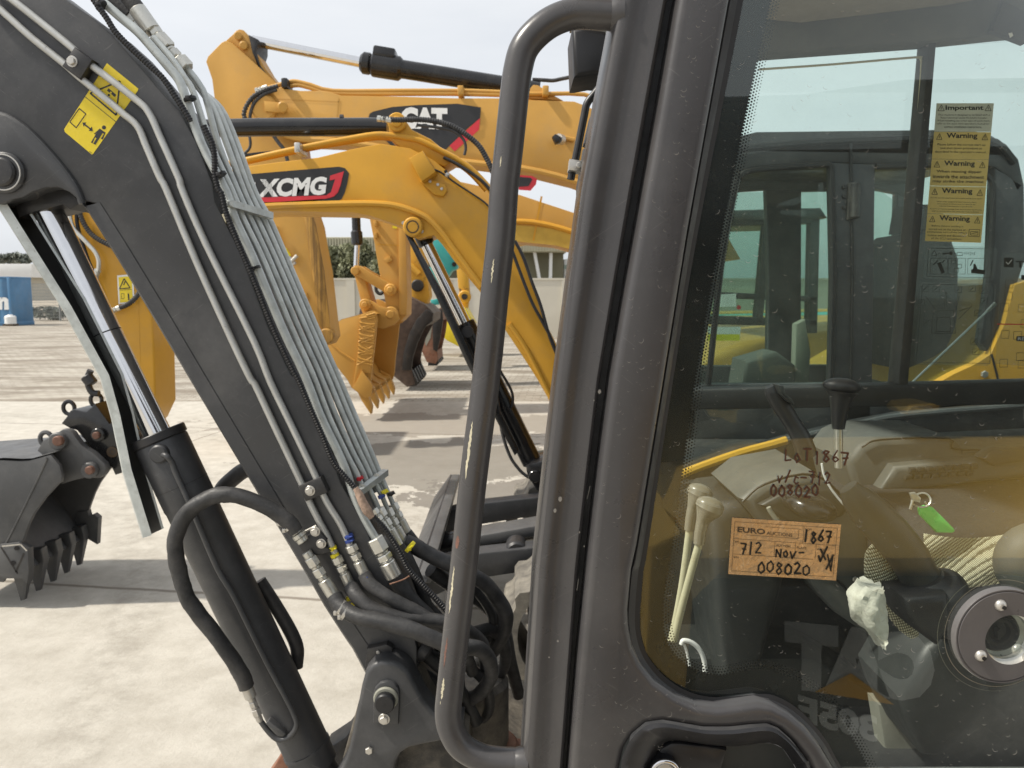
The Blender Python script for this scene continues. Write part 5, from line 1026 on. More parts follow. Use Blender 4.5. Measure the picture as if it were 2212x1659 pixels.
def bucket(root, prof, front, Yn, Yw, key, name, teeth, tooth, tkey=None, w_=.06, bev=.01):
    """side plates + curved shell; prof = full side outline, front = indices (start, stop) of the open edge"""
    W = PL(prof, Yn); off = Vector((0, Yw-Yn, 0)); t = .05*(Yn/10)
    b = B(); b.prism(prof, Yn, Yn+t, key, bev*.5); b.prism([q+off-Vector((0,t,0)) for q in W], Yw-t, Yw, key, bev*.5, uv=False)
    n = len(W); sh = [W[i % n] for i in range(front[1], front[0]+n+1)]
    c = sum(W, Vector())/n
    inn = [q.lerp(c, .06) for q in sh]
    b.loft([sh, [q+off for q in sh]], key); b.loft([inn, [q+off for q in inn]], key)
    bk = build(b, name, root)
    T = PL(tooth, Yn)
    for k in range(teeth):
        yy = Yn + w_*1.2 + k*(Yw-Yn-2.4*w_)/(teeth-1)
        b = B(); b.prism([q+Vector((0,yy-w_-Yn,0)) for q in T], yy-w_, yy+w_, tkey or key, w_*.25, uv=False); build(b, 'bucket_tooth', bk)
    return bk

def big_cat():
    root = thing('excavator', (3.2, 7.9, 0), 'large yellow excavator whose stick head and chrome rod rise highest against the sky', 'excavator', 'excavators parked side by side')
    X = lambda b, n, **k: build(b, n, root, **k)
    Y0, Y1 = 7.7, 8.3
    b = B(); b.prism([(556,223),(562,208),(575,198),(600,190),(650,196),(690,196),(712,199),(737,206),(850,208),(988,212),(1079,212),(1148,216),(1240,219),(1262,227),(1400,290),(1520,420),(1600,560),(1500,560),(1400,450),(1243,389),(1131,361),(1000,345),(850,318),(719,300),(647,297),(600,282),(575,268),(558,248)], Y0, Y1, 'cat', .006); boom = X(b, 'boom')
    b = B(); b.prism([(1140,212),(1146,190),(1152,183),(1162,184),(1196,206),(1216,217)], Y0+.1, Y1-.1, 'cat', .005); build(b, 'cylinder_lug', boom)
    b = B(); b.line((732,212),(724,296),2.4,Y0-.004,'cat'); b.line((600,214),(735,220),1.6,Y0-.004,'cat'); b.tube(PL([(600,286),(650,300),(719,304),(850,322),(1000,349),(1131,364),(1243,392),(1380,450)],Y0), .03, 'cat', 8, 3); build(b, 'boom_flange', boom)
    b = B(); c = P(572,234,Y0); b.cyl(c+Vector((0,.05,0)), c+Vector((0,-.05,0)), R(54,Y0), 'cat', 32, bev=.02); b.prism([(570,218),(612,222),(616,238),(608,243),(572,240)], Y0-.08, Y0-.03, 'cat', .005); b.cyl(P(611,231,Y0-.08), P(611,231,Y0-.13), .05, 'cat', 18, bev=.01); build(b, 'pivot_pin', boom)
    Yd = Y0-.006; b = B()
    b.poly([(796,255),(798,246),(806,241),(848,231),(900,227),(988,224),(1039,232),(1037,255),(1012,275),(971,315),(955,330),(900,340),(860,330),(820,290)], Yd, 'decalblk'); b.poly([(1037,255),(1035,280),(1010,303),(982,327),(971,315),(1000,288)], Yd-.004, 'decalred')
    b.textuv("CAT", (866,278), (966,280), 47, Yd-.008, 'decalwht', .07); build(b, 'logo_decal', boom)
    b = B(); b.poly([(1120,378),(1150,380),(1160,386),(1158,398),(1146,412),(1120,410)], Yd, 'decalred'); b.poly([(1118,382),(1146,384),(1150,388),(1142,402),(1118,404)], Yd-.004, 'decalblk'); build(b, 'small_decal', boom)
    b = B(); b.prism([(1193,294),(1200,288),(1212,294),(1208,306),(1200,309)], Y0-.16, Y0-.06, 'black', .02); b.cyl(P(1214,302,Y0-.06), P(1206,300,Y0-.10), .05, 'steel', 14); b.tube(PL([(1214,296),(1240,302)],Y0-.02), .02, 'cat', 6, 0); X(b, 'boom_lamp')
    for pts in ([(573,191),(600,184),(625,177),(640,176),(670,183),(719,196),(850,196),(988,196),(1079,199),(1150,203),(1262,204),(1320,230)], [(590,197),(620,188),(645,184),(670,190),(719,202),(850,203),(988,203),(1140,207)]):
        b = B(); b.tube(PL(pts, Y0+.08), R(9,Y0), 'cat', 10, 3); X(b, 'hydraulic_pipe')
    for u in (620,996,1178):
        b = B(); b.box(P(u, 184 if u == 620 else 200, Y0+.06), (.06,.2,.09), 'black' if u == 620 else 'cat', bev=.012); X(b, 'pipe_clamp')
    for pts, w in (([(600,186),(573,194),(548,208),(532,230),(527,250),(535,262)], 10), ([(598,194),(570,204),(550,222),(541,245),(540,262)], 7), ([(534,270),(541,312),(530,330),(512,338)], 6), ([(575,270),(600,306),(614,324),(622,350)], 8)):
        b = B(); b.tube(PL(pts, Y0-.05), R(w,Y0), 'rubber', 12, 5, rib=(.03,.005) if w == 10 else None); X(b, 'hose')
    fitting(P(552,196,Y0-.03), P(578,188,Y0-.03), R(12,Y0), root)
    # stick
    Ys0, Ys1 = 7.82, 8.22
    b = B(); b.prism([(445,133),(449,122),(478,92),(486,88),(500,92),(530,118),(600,182),(622,230),(645,300),(660,400),(672,458),(681,485),(687,523),(699,585),(712,697),(717,729),(707,746),(684,738),(640,650),(560,430),(500,290),(464,218),(458,171)], Ys0, Ys1, 'cat', .006, 3)
    st = X(b, 'stick')
    b = B(); b.prism([(486,90),(503,74),(510,66),(517,63),(526,65),(532,72),(540,84),(548,104),(575,150),(600,182),(570,160),(530,118),(500,92)], Ys0+.06, Ys1-.06, 'cat', .005, 3)
    for uv in ((514,77),(526,98)): b.cyl(P(*uv,Ys0+.06), P(*uv,Ys0+.01), R(17,Ys0), 'cat', 18, bev=.01)
    build(b, 'stick_head', st)
    b = B(); b.prism([(655,456),(672,456),(681,485),(688,523),(699,585),(712,697),(706,735),(690,700)], Ys0-.01, Ys0+.02, 'streak', .004); build(b, 'worn_edge', st)
    b = B(); b.tube(PL([(598,490),(612,535),(616,545)],Ys0-.04), R(7,Ys0), 'cat', 8, 3); b.cyl(P(612,538,Ys0-.06), P(624,556,Ys0-.06), R(14,Ys0), 'tag_y', 14, bev=.01); b.cyl(P(620,552,Ys0-.06), P(638,572,Ys0-.06), R(11,Ys0), 'steel', 12, bev=.01); b.cyl(P(628,566,Ys0-.09), P(642,552,Ys0-.09), R(8,Ys0), 'steel', 12); X(b, 'grease_fitting')
    b = B(); c = P(656,642,Ys0); b.cyl(c, c+Vector((0,-.06,0)), R(22,Ys0), 'cat', 18, bev=.01); X(b, 'link_pin')
    b = B(); b.poly([(629,458),(645,456),(646,466),(631,467)], Ys0-.004, 'tag_y'); X(b, 'small_label')
    bucket(root, [(520,690),(560,670),(600,690),(615,740),(610,800),(600,860),(590,905),(560,930),(530,900),(510,840),(500,760)], (3,7), 7.4, 8.7, 'cat', 'bucket', 5, [(595,890),(585,925),(565,910)], w_=.07)
    b = B(); c = P(706,726,Ys0); b.cyl(c+Vector((0,.1,0)), c+Vector((0,-.05,0)), R(34,Ys0), 'streak', 24, bev=.015); X(b, 'pivot_pin')
    # arm cylinder
    Yc = 8.0
    b = B(); b.tube([P(545,88,Yc), P(800,139,Yc)], R(21,Yc), 'chrome', 24, 0); X(b, 'cylinder_rod')
    b = B(); b.prism([(536,74),(548,80),(556,84),(556,100),(552,112),(560,140),(590,180),(560,150),(544,112)], Yc-.16, Yc+.16, 'black', .02); X(b, 'rod_eye')
    b = B(); a_, e_ = P(779,135,Yc), P(1165,197,Yc); d = (e_-a_).normalized(); r_ = R(37,Yc)
    b.cyl(a_, a_+d*.12, r_*1.18, 'blackpaint', 28, bev=.03); b.cyl(a_+d*.10, a_+d*.42, r_*1.32, 'blackpaint', 28, bev=.03); b.tube([a_+d*.38, e_], r_, 'blackpaint', 28, 0); b.box(a_+d*.25+Vector((0,0,r_*1.3)), (.22,.2,.1), 'blackpaint', Quaternion((0,1,0),.16), .02); X(b, 'cylinder_barrel')
    b = B(); b.tube(PL([(1150,172),(1175,173),(1195,174),(1215,170),(1240,166),(1262,170),(1280,186),(1300,210)],Yc), R(8,Yc), 'rubber', 10, 5); X(b, 'hose')
    # house and cab far behind the panes
    b = B(); b.prism([(1480,820),(1500,790),(1547,762),(1613,737),(1696,723),(1900,705),(2400,690),(2400,960),(1480,960)], 6.4, 9.2, 'cat', .08, 4); X(b, 'upper_body')
    b = B(); Yk = 6.2
    for pts in ([(1520,470),(1770,462),(1770,482),(1520,490)], [(1652,482),(1668,482),(1648,700),(1632,700)], [(1752,470),(1772,470),(1766,720),(1746,720)], [(1500,628),(1766,640),(1766,652),(1500,642)], [(1500,680),(1766,690),(1766,706),(1500,700)], [(1500,480),(1540,478),(1500,720),(1460,720)]): b.prism(pts, Yk, Yk+.1, 'paint_dk', .01)
    b.prism([(1520,455),(1775,448),(1790,470),(1500,478)], Yk-.05, 7.4, 'paint', .03); cab = X(b, 'cab_frame')
    b = B(); b.poly([(1556,636),(1590,634),(1590,662),(1554,663)], Yk-.01, 'decalwht'); b.disc((1550,664),5,Yk-.012,'tag_y',12); b.disc((1596,664),5,Yk-.012,'tag_r',12); b.poly([(1530,706),(1600,706),(1598,736),(1528,736)], Yk-.01, 'white'); b.poly([(1530,722),(1598,722),(1598,736),(1528,736)], Yk-.014, 'tag_y'); build(b, 'cab_labels', cab)
    b = B(); b.poly([(1520,475),(1770,470),(1766,700),(1490,700)], Yk+.05, 'glass3'); build(b, 'cab_window', cab)
    for y0 in (6.5, 8.6):
        b = B(); track(b, 1.6, 5.2, .48, y0, y0+.6, 'dirty', 50); X(b, 'track')
    b = B(); b.prism([Vector((x,7.1,z)) for x, z in ((1.7,.4),(1.7,.9),(5,.9),(5,.4))], 7.1, 8.6, 'dirty', .05, uv=False); X(b, 'undercarriage')

def second_cat():
    root = thing('excavator', (3.6, 10.4, 0), 'yellow excavator with clean yellow bucket and weld patterned side plate resting on the paving', 'excavator', 'excavators parked side by side')
    X = lambda b, n, **k: build(b, n, root, **k)
    Y0 = 10.2
    b = B(); b.prism([(760,380),(900,372),(1120,420),(1180,440),(1247,462),(1330,500),(1460,640),(1460,780),(1340,600),(1262,548),(1200,530),(1120,522),(1000,500),(860,470),(760,450)], Y0, Y0+.6, 'cat', .007); bm_ = X(b, 'boom')
    b = B(); b.tube(PL([(1100,478),(1150,480),(1200,490),(1250,506),(1300,530)],Y0), .035, 'yel', 8, 3); b.line((1170,424),(1152,520),4,Y0-.006,'yel'); b.poly([(1100,484),(1200,494),(1256,512),(1262,546),(1200,530),(1120,522),(1100,518)], Y0-.004, 'yelb'); build(b, 'boom_flange', bm_)
    Ys = 10.05
    b = B(); b.prism([(780,400),(870,400),(876,510),(880,640),(879,680),(866,694),(846,696),(836,684),(834,659),(820,590),(806,510),(798,470)], Ys, Ys+.45, 'cat', .007, 3); st = X(b, 'stick')
    b = B(); b.prism([(861,470),(875,470),(880,640),(878,680),(862,680)], Ys-.04, Ys+.01, 'cat', .005); b.line((814,528),(862,530),1.8,Ys-.003,'yel'); b.prism([(829,560),(842,553),(844,558),(848,562),(836,569)], Ys-.05, Ys, 'cat', .005); b.poly([(848,482),(857,484),(858,494),(848,493)],Ys-.004,'tag_y')
    for v in (478,504): b.prism([(807,v),(813,v-2),(815,v+10),(809,v+11)], Ys-.05, Ys, 'cat', .005)
    build(b, 'stick_flange', st)
    for uv, r in (((845,626),26),((846,679),34)):
        b = B(); c = P(*uv,Ys); b.cyl(c, c+Vector((0,-.09,0)), R(r,Ys), 'cat', 24, bev=.015); b.cyl(c, c+Vector((0,-.12,0)), R(r*.55,Ys), 'cat', 20, bev=.012); X(b, 'pivot_pin')
    b = B(); b.cyl(P(768,440,Ys+.2), P(771,524,Ys+.2), R(19,Ys), 'blackpaint', 22); b.cyl(P(770,498,Ys+.2), P(772,530,Ys+.2), R(25,Ys), 'blackpaint', 22, bev=.02); X(b, 'cylinder_barrel')
    b = B(); b.cyl(P(772,525,Ys+.2), P(769,590,Ys+.2), R(12,Ys), 'chrome', 20); X(b, 'cylinder_rod')
    for d in (0,.36):
        b = B(); q = PL([(760,582),(766,573),(777,574),(788,582),(842,612),(852,622),(850,634),(838,636),(778,600),(764,596)], Ys-.06); b.prism([x+Vector((0,d,0)) for x in q], Ys-.06+d, Ys+d, 'cat', .006, uv=False); X(b, 'bucket_link')
    b = B(); c = P(768,585,Ys-.06); b.cyl(c, c+Vector((0,-.05,0)), R(18,Ys), 'cat', 20, bev=.01); b.prism([(766,596),(786,598),(803,654),(800,668),(784,668)], Ys, Ys+.36, 'cat', .007); X(b, 'bucket_link')
    Yb = 9.65; W = 11.7
    pr = [(774,680),(737,690),(722,702),(714,722),(704,752),(726,790),(750,820),(760,838),(776,850),(796,856),(800,840),(802,806),(810,742),(815,690),(812,678),(800,672)]
    bk = bucket(root, pr, (9,14), Yb, W, 'cat', 'bucket', 5, [(764,832),(790,846),(802,880),(800,896),(780,866)], w_=.07)
    b = B(); b.prism([(780,680),(800,672),(812,680),(813,692),(806,740),(799,800),(798,806),(780,806),(768,838),(762,836),(772,770)], Yb-.05, Yb, 'cat', .005)
    rnd = random.Random(5)
    for i in range(26):
        v = 684+i*4.2; u0 = 777-(v-684)*.05; u1 = 811-(v-684)*.07; k = (9 if (i//3) % 2 else -9)+rnd.uniform(-5,5); um = lerp(u0,u1,rnd.uniform(.3,.7)); b.tube(PL([(u0,v),(um,v+k*.7),(u1,v+k)] if i % 2 else [(um-6,v-2),(u1,v+k)],Yb-.052), .012, 'cat', 5, 0)
    b.prism([(782,800),(804,832),(802,856),(790,860),(762,838)], Yb-.09, Yb-.05, 'cat', .005); b.tube(PL([(714,742),(735,760),(766,780)],Yb), .014, 'cat', 6, 0); build(b, 'wear_plate', bk)
    for d in (0, .75):
        b = B(); q = PL([(776,660),(780,652),(793,647),(806,652),(820,662),(845,666),(860,676),(862,690),(850,702),(828,710),(806,706),(790,690)], Yb+.30); b.prism([x+Vector((0,d,0)) for x in q], Yb+.30+d, Yb+.38+d, 'cat', .006, uv=False)
        if d == 0:
            c = P(790,658,Yb+.3); b.cyl(c, c+Vector((0,-.06,0)), R(26,Yb), 'cat', 22, bev=.012); b.cyl(c, c+Vector((0,-.10,0)), R(14,Yb), 'cat', 18, bev=.01)
        build(b, 'bucket_ear', bk)
    b = B(); b.prism([(1300,760),(1340,730),(1500,725),(2300,720),(2300,800),(1300,800)], 9.6, 12, 'cat', .08); X(b, 'upper_body')
    for y0 in (9.2, 11.4):
        b = B(); track(b, 2.4, 6.0, .48, y0, y0+.6, 'dirty', 44); X(b, 'track')
    b = B(); b.prism([Vector((x,9.7,z)) for x, z in ((2.4,.4),(2.4,1.0),(6,1.0),(6,.4))], 9.7, 11.5, 'dirty', .05, uv=False); X(b, 'undercarriage')

def further():
    # worn yellow excavator with brown bucket
    root = thing('excavator', (4.6, 13.6, 0), 'worn yellow excavator with scuffed stick and dull brown black bucket, fourth in the row', 'excavator', 'excavators parked side by side'); Y = 13.2
    X = lambda b, n, **k: build(b, n, root, **k)
    b = B(); b.prism([(850,440),(900,430),(912,520),(922,590),(928,640),(918,664),(898,664),(888,640),(880,580),(866,510)], Y, Y+.45, 'yel_worn', .02); X(b, 'stick')
    b = B(); b.prism([(850,400),(960,390),(1120,420),(1300,480),(1480,760),(1420,790),(1300,570),(1240,530),(1100,500),(960,460),(850,470)], Y+.05, Y+.5, 'yel_worn', .02); X(b, 'boom')
    b = B(); c = P(903,617,Y); b.cyl(c, c+Vector((0,-.12,0)), R(26,Y), 'darksteel', 20, bev=.02); X(b, 'pivot_pin')
    b = B(); b.tube(PL([(860,560),(885,572),(905,592)],Y-.05), .05, 'yel_worn', 8, 3); c = P(821,623,Y); b.tube([c+Vector((math.cos(2*PI*i/16)*.07,0,math.sin(2*PI*i/16)*.09)) for i in range(17)], .03, 'darksteel', 8, 0); X(b, 'bucket_link')
    pr = [(773,690),(778,668),(800,648),(840,645),(880,640),(920,660),(936,676),(934,694),(918,706),(900,740),(890,775),(888,792),(896,830),(880,836),(850,812),(810,760)]
    bk = bucket(root, pr, (8,12), Y-.5, Y+.9, 'brownsteel', 'bucket', 5, [(878,806),(890,800),(902,826),(898,834),(880,836)], 'darksteel', w_=.07)
    b = B(); b.prism([(918,706),(934,694),(936,676),(920,668),(900,690),(884,720),(872,760),(868,800),(888,800),(892,772),(902,740)], Y-.56, Y-.5, 'darksteel', .01); build(b, 'wear_plate', bk)
    for y0 in (12.4, 14.2):
        b = B(); track(b, 2.9, 6.0, .45, y0, y0+.5, 'dirty', 40); X(b, 'track')
    b = B(); b.prism([Vector((x,12.6,z)) for x, z in ((2.9,.6),(2.9,1.0),(3.4,1.2),(6.6,1.2),(6.8,.6))], 12.6, 14.4, 'yel_worn', .06, uv=False); X(b, 'upper_body')
    # excavator with rusty bucket and teal boom
    root = thing('excavator', (5.4, 17.2, 0), 'teal excavator deep in the row with a rust streaked bucket on the ground', 'excavator', 'excavators parked side by side'); Y = 16.6
    X = lambda b, n, **k: build(b, n, root, **k)
    b = B(); b.prism([(930,505),(950,505),(962,512),(985,540),(990,568),(986,580),(975,585),(962,605),(956,570),(944,548),(936,545)], Y, Y+.5, 'teal', .02); b.prism([(950,500),(1020,470),(1120,450),(1240,470),(1360,560),(1440,780),(1400,790),(1320,580),(1240,528),(1120,510),(1020,525),(960,540)], Y+.1, Y+.5, 'teal', .02)
    for uv in ((982,553),(981,571)): b.cyl(P(*uv,Y), P(*uv,Y-.03), .05, 'darksteel', 12)
    X(b, 'boom')
    b = B(); b.tube(PL([(934,575),(944,600),(952,630),(960,655)],Y-.1), .10, 'teal', 10, 3); b.prism([(930,648),(946,645),(948,658),(932,660)], Y-.1, Y+.3, 'teal', .02); b.prism([(930,545),(944,552),(950,585),(940,600),(928,580)], Y-.05, Y+.05, 'darksteel', .02); X(b, 'stick')
    pr = [(905,745),(912,720),(925,690),(940,670),(954,664),(957,690),(952,725),(944,760),(946,778),(940,786),(922,782)]
    bk = bucket(root, pr, (5,7), Y-.5, Y+.7, 'rust', 'bucket', 4, [(926,776),(942,770),(948,784),(944,790),(924,790)], 'darksteel', w_=.08)
    b = B(); b.prism([(936,676),(955,666),(957,690),(952,725),(944,760),(936,756),(934,720)], Y-.56, Y-.5, 'darksteel', .01); b.poly([(914,722),(928,694),(936,690),(930,730),(920,748)], Y-.505, 'trim_lt'); build(b, 'wear_plate', bk)
    b = B(); b.prism([Vector((x,15.9,z)) for x, z in ((3.4,.6),(3.4,1.1),(7.6,1.2),(7.6,.6))], 15.9, 17.9, 'teal', .06, uv=False); X(b, 'upper_body')
    for y0 in (15.8, 17.6):
        b = B(); track(b, 3.6, 6.8, .45, y0, y0+.5, 'dirty', 36); X(b, 'track')
    # last one: bright yellow
    root = thing('excavator', (6.4, 20.6, 0), 'bright yellow excavator at the far end of the row, mostly hidden behind the ochre boom', 'excavator', 'excavators parked side by side'); Y = 20
    X = lambda b, n, **k: build(b, n, root, **k)
    b = B(); b.prism([(984,560),(1000,555),(1010,580),(1014,640),(1010,665),(998,665),(990,620)], Y, Y+.5, 'yel_worn', .02); c = P(1004,641,Y); b.cyl(c, c+Vector((0,-.1,0)), R(28,Y), 'yel', 20, bev=.03); b.cyl(c, c+Vector((0,-.14,0)), R(13,Y), 'darksteel', 16); X(b, 'stick')
    b = B(); b.prism([(1000,555),(1060,500),(1150,480),(1240,490),(1360,580),(1440,760),(1400,770),(1320,600),(1240,532),(1150,525),(1060,545),(1008,580)], Y+.1, Y+.5, 'yel', .02); X(b, 'boom')
    bucket(root, [(946,715),(954,684),(975,668),(1005,665),(1024,700),(1016,735),(1010,752),(990,748),(965,735)], (4,6), Y-.5, Y+.9, 'decalyel', 'bucket', 4, [(1000,742),(1016,740),(1012,758)], w_=.08)
    b = B(); b.prism([Vector((x,19.4,z)) for x, z in ((4.2,.6),(4.2,1.1),(8.6,1.2),(8.6,.6))], 19.4, 21.2, 'yel', .06, uv=False); X(b, 'upper_body')
    for y0 in (19.2, 21):
        b = B(); track(b, 4.4, 7.8, .45, y0, y0+.5, 'dirty', 36); X(b, 'track')

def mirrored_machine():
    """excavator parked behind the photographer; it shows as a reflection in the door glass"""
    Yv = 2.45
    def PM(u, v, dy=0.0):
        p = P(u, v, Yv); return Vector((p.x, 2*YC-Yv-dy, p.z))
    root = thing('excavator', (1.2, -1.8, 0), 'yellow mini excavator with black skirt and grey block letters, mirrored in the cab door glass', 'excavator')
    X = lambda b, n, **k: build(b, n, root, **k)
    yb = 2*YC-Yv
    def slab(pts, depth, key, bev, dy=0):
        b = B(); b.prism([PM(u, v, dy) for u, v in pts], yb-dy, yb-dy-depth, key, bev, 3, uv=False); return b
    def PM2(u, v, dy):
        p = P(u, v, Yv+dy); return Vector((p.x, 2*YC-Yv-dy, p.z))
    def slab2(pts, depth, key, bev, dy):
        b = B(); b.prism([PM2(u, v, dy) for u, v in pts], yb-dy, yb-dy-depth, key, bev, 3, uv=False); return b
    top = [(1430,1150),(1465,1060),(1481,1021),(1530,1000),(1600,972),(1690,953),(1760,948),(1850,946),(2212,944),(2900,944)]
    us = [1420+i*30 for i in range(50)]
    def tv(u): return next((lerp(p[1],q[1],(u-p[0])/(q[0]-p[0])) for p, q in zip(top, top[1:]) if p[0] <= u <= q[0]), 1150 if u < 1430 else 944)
    rows = []  # panel shape laid back to catch the sun and brighten its reflection
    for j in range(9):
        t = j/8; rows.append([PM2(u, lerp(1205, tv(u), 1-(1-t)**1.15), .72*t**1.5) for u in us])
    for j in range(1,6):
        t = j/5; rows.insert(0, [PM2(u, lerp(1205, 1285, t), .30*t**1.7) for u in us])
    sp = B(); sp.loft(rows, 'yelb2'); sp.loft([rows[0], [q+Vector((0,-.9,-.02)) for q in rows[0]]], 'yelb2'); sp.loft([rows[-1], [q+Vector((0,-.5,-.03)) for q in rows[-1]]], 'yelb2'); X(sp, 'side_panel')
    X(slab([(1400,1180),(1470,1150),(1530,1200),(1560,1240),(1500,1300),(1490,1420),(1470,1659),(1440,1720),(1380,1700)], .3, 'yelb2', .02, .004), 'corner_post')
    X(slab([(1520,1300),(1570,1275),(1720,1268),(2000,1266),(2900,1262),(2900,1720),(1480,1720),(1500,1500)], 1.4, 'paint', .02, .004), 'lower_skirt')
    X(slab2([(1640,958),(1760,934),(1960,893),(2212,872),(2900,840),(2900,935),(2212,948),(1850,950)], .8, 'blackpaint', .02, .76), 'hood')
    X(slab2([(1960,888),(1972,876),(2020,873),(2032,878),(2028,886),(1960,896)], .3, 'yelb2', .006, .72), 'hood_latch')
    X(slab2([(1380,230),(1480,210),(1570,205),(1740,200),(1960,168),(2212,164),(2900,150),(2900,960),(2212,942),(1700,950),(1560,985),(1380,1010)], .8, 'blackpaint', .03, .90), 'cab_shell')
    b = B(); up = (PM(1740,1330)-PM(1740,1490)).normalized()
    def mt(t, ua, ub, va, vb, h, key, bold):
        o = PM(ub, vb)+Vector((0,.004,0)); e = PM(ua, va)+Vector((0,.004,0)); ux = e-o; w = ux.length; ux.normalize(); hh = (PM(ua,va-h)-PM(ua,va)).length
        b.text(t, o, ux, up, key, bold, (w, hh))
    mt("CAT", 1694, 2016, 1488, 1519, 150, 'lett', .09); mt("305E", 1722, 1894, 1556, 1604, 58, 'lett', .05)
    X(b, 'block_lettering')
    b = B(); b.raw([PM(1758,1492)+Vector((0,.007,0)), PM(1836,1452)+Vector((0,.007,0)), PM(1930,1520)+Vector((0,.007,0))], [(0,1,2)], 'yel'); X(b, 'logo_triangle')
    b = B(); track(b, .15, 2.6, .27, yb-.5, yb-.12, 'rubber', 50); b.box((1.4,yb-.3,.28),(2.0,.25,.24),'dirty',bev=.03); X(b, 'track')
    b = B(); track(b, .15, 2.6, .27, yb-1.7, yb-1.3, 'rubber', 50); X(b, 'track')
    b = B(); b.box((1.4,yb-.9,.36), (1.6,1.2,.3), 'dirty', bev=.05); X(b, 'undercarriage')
def leaves(b, c, r, n, size, key, rnd, clumps=14):
    cl = []
    for i in range(clumps):
        while True:
            q = Vector((rnd.uniform(-1,1), rnd.uniform(-1,1), rnd.uniform(-1,1)))
            if q.length < 1: break
        cl.append((Vector((c[0]+q.x*r[0]*.75, c[1]+q.y*r[1]*.75, c[2]+q.z*r[2]*.75)), rnd.uniform(.25,.5)))
    for i in range(n):
        cc, k = rnd.choice(cl); d = Vector((rnd.gauss(0,1), rnd.gauss(0,1), rnd.gauss(0,1))).normalized()*(rnd.random()**.4)
        p = cc + Vector((d.x*r[0]*k, d.y*r[1]*k, d.z*r[2]*k))
        a = Vector((rnd.gauss(0,1), rnd.gauss(0,1), rnd.gauss(0,1))).normalized(); t = a.cross(Vector((rnd.random(),rnd.random(),rnd.random()))).normalized(); s = size*rnd.uniform(.6,1.4)
        b.raw([p-a*s, p+t*s*.5, p+a*s, p-t*s*.5], [(0,1,2,3)], key)
def site():
    rnd = random.Random(21)
    def sheet(name, x0, x1, y0, y1, z, key, nx=1):
        b = B(); b.raw([(x0,y0,z),(x1,y0,z),(x1,y1,z),(x0,y1,z)], [(0,1,2,3)], key); return build(b, name, kind='structure')
    sheet('ground', -400, 400, -200, 700, -.008, 'earth')
    sheet('block_paving', -80, 60, 11.3, 60, -.004, 'paving')
    sheet('concrete_yard', -80, 60, -40, 11.42, 0, 'concrete')
    # boundary wall, building, hedge
    b = B(); b.box((12,29,1.06), (46,.24,2.12), 'wall'); b.box((12,29,2.15), (46.1,.30,.07), 'wall')
    for i in range(12): b.box((-10+i*4,28.86,1.05),(.3,.10,2.1),'wall')
    build(b, 'boundary_wall', label='plain cream rendered wall running behind the row of excavators', cat='wall')
    Yb = 34
    r = thing('warehouse', (2, 37, 0), 'low olive sheet metal shed with beige roof edge and pale posts behind the cream wall', 'building')
    b = B(); b.prism([(700,545),(1217,545),(1217,690),(700,690)], Yb, Yb+8, 'olive'); build(b, 'wall', r)
    b = B(); x0, x1 = P(690,520,Yb).x, P(1222,520,Yb).x; zt, zb = P(1100,512,Yb-.8).z, P(1100,544,Yb-.8).z
    b.prism([Vector((x0,Yb-.8,zb)),Vector((x1,Yb-.8,zb)),Vector((x1,Yb-.8,zt)),Vector((x0,Yb-.8,zt))], Yb-.8, Yb+9, 'fascia', .03, uv=False)
    n = 90
    for i in range(n): x = lerp(x0, x1, (i+.5)/n); b.box((x,Yb-.83,(zt+zb)/2),(.06,.05,zt-zb-.05),'fascia')
    build(b, 'roof', r)
    for u0, v0, u1, v1 in ((1152,530,1172,640),(1190,546,1188,640),(1000,546,998,640),(860,546,858,640)):
        b = B(); b.tube([P(u0,v0,Yb-.5), P(u1,v1,Yb-.5)], .075, 'white', 10, 0); build(b, 'post', r)
    b = B(); b.prism([(1218,560),(1250,556),(1300,556),(1300,680),(1218,680)], 36, 41, 'white', .05); b.prism([(1219,573),(1232,571),(1232,580),(1219,581)],35.95,36.02,'glass3'); build(b, 'site_cabin', label='white portable cabin beyond the wall, beside the olive shed', cat='cabin')
    for i, (u, v, w, h) in enumerate(((700,560,44,60),(735,565,46,54),(770,552,42,66),(805,572,40,50))):
        c = P(u, v, 31); r = thing('bush', (c.x, c.y, 0), ('grey green bush at the left end of the hedge behind the cream wall','grey green bush second from the left behind the cream wall','tallest grey green bush behind the black bucket cylinder','grey green bush at the right end of the hedge, beside the yellow stick')[i], 'bush', 'bushes behind the cream wall')
        b = B(); k = KPX*31; leaves(b, (c.x, c.y, c.z-.3), (w*k*.95, 1.0, h*k*.95), 6000, .10, 'leaf', rnd, 18); build(b, 'foliage', r)
        b = B(); b.tube([(c.x,c.y,0),(c.x+.05,c.y,.8),(c.x-.05,c.y,1.6)], [.08,.06,.04], 'bark', 8); build(b, 'stem', r)
    # far left: blue container, shed, fence, trees
    Yc = 39; r = thing('shipping_container', tuple(G(20,704)), 'faded blue steel container standing at the far left edge of the yard', 'container')
    b = B(); x1 = P(25,650,Yc).x; z1 = P(30,600,Yc).z; x0 = x1-6.0
    n = 48; row = []
    for i in range(n+1):
        x = lerp(x0, x1, i/n); row.append((x, Yc + (.05 if (i//2) % 2 else 0)))
    b.loft([[Vector((x,y,.08)) for x, y in row], [Vector((x,y,z1)) for x, y in row]], 'blue'); b.box(((x0+x1)/2,Yc+.85,z1), (6.06,1.7,.12), 'blue', bev=.03); b.box(((x0+x1)/2,Yc+.87,.1),(6.06,1.7,.2),'blue',bev=.03); b.box((x1-.02,Yc+.85,z1/2),(.08,1.64,z1),'blue',bev=.02); b.box((x0,Yc+.85,z1/2),(.08,1.64,z1),'blue',bev=.02)
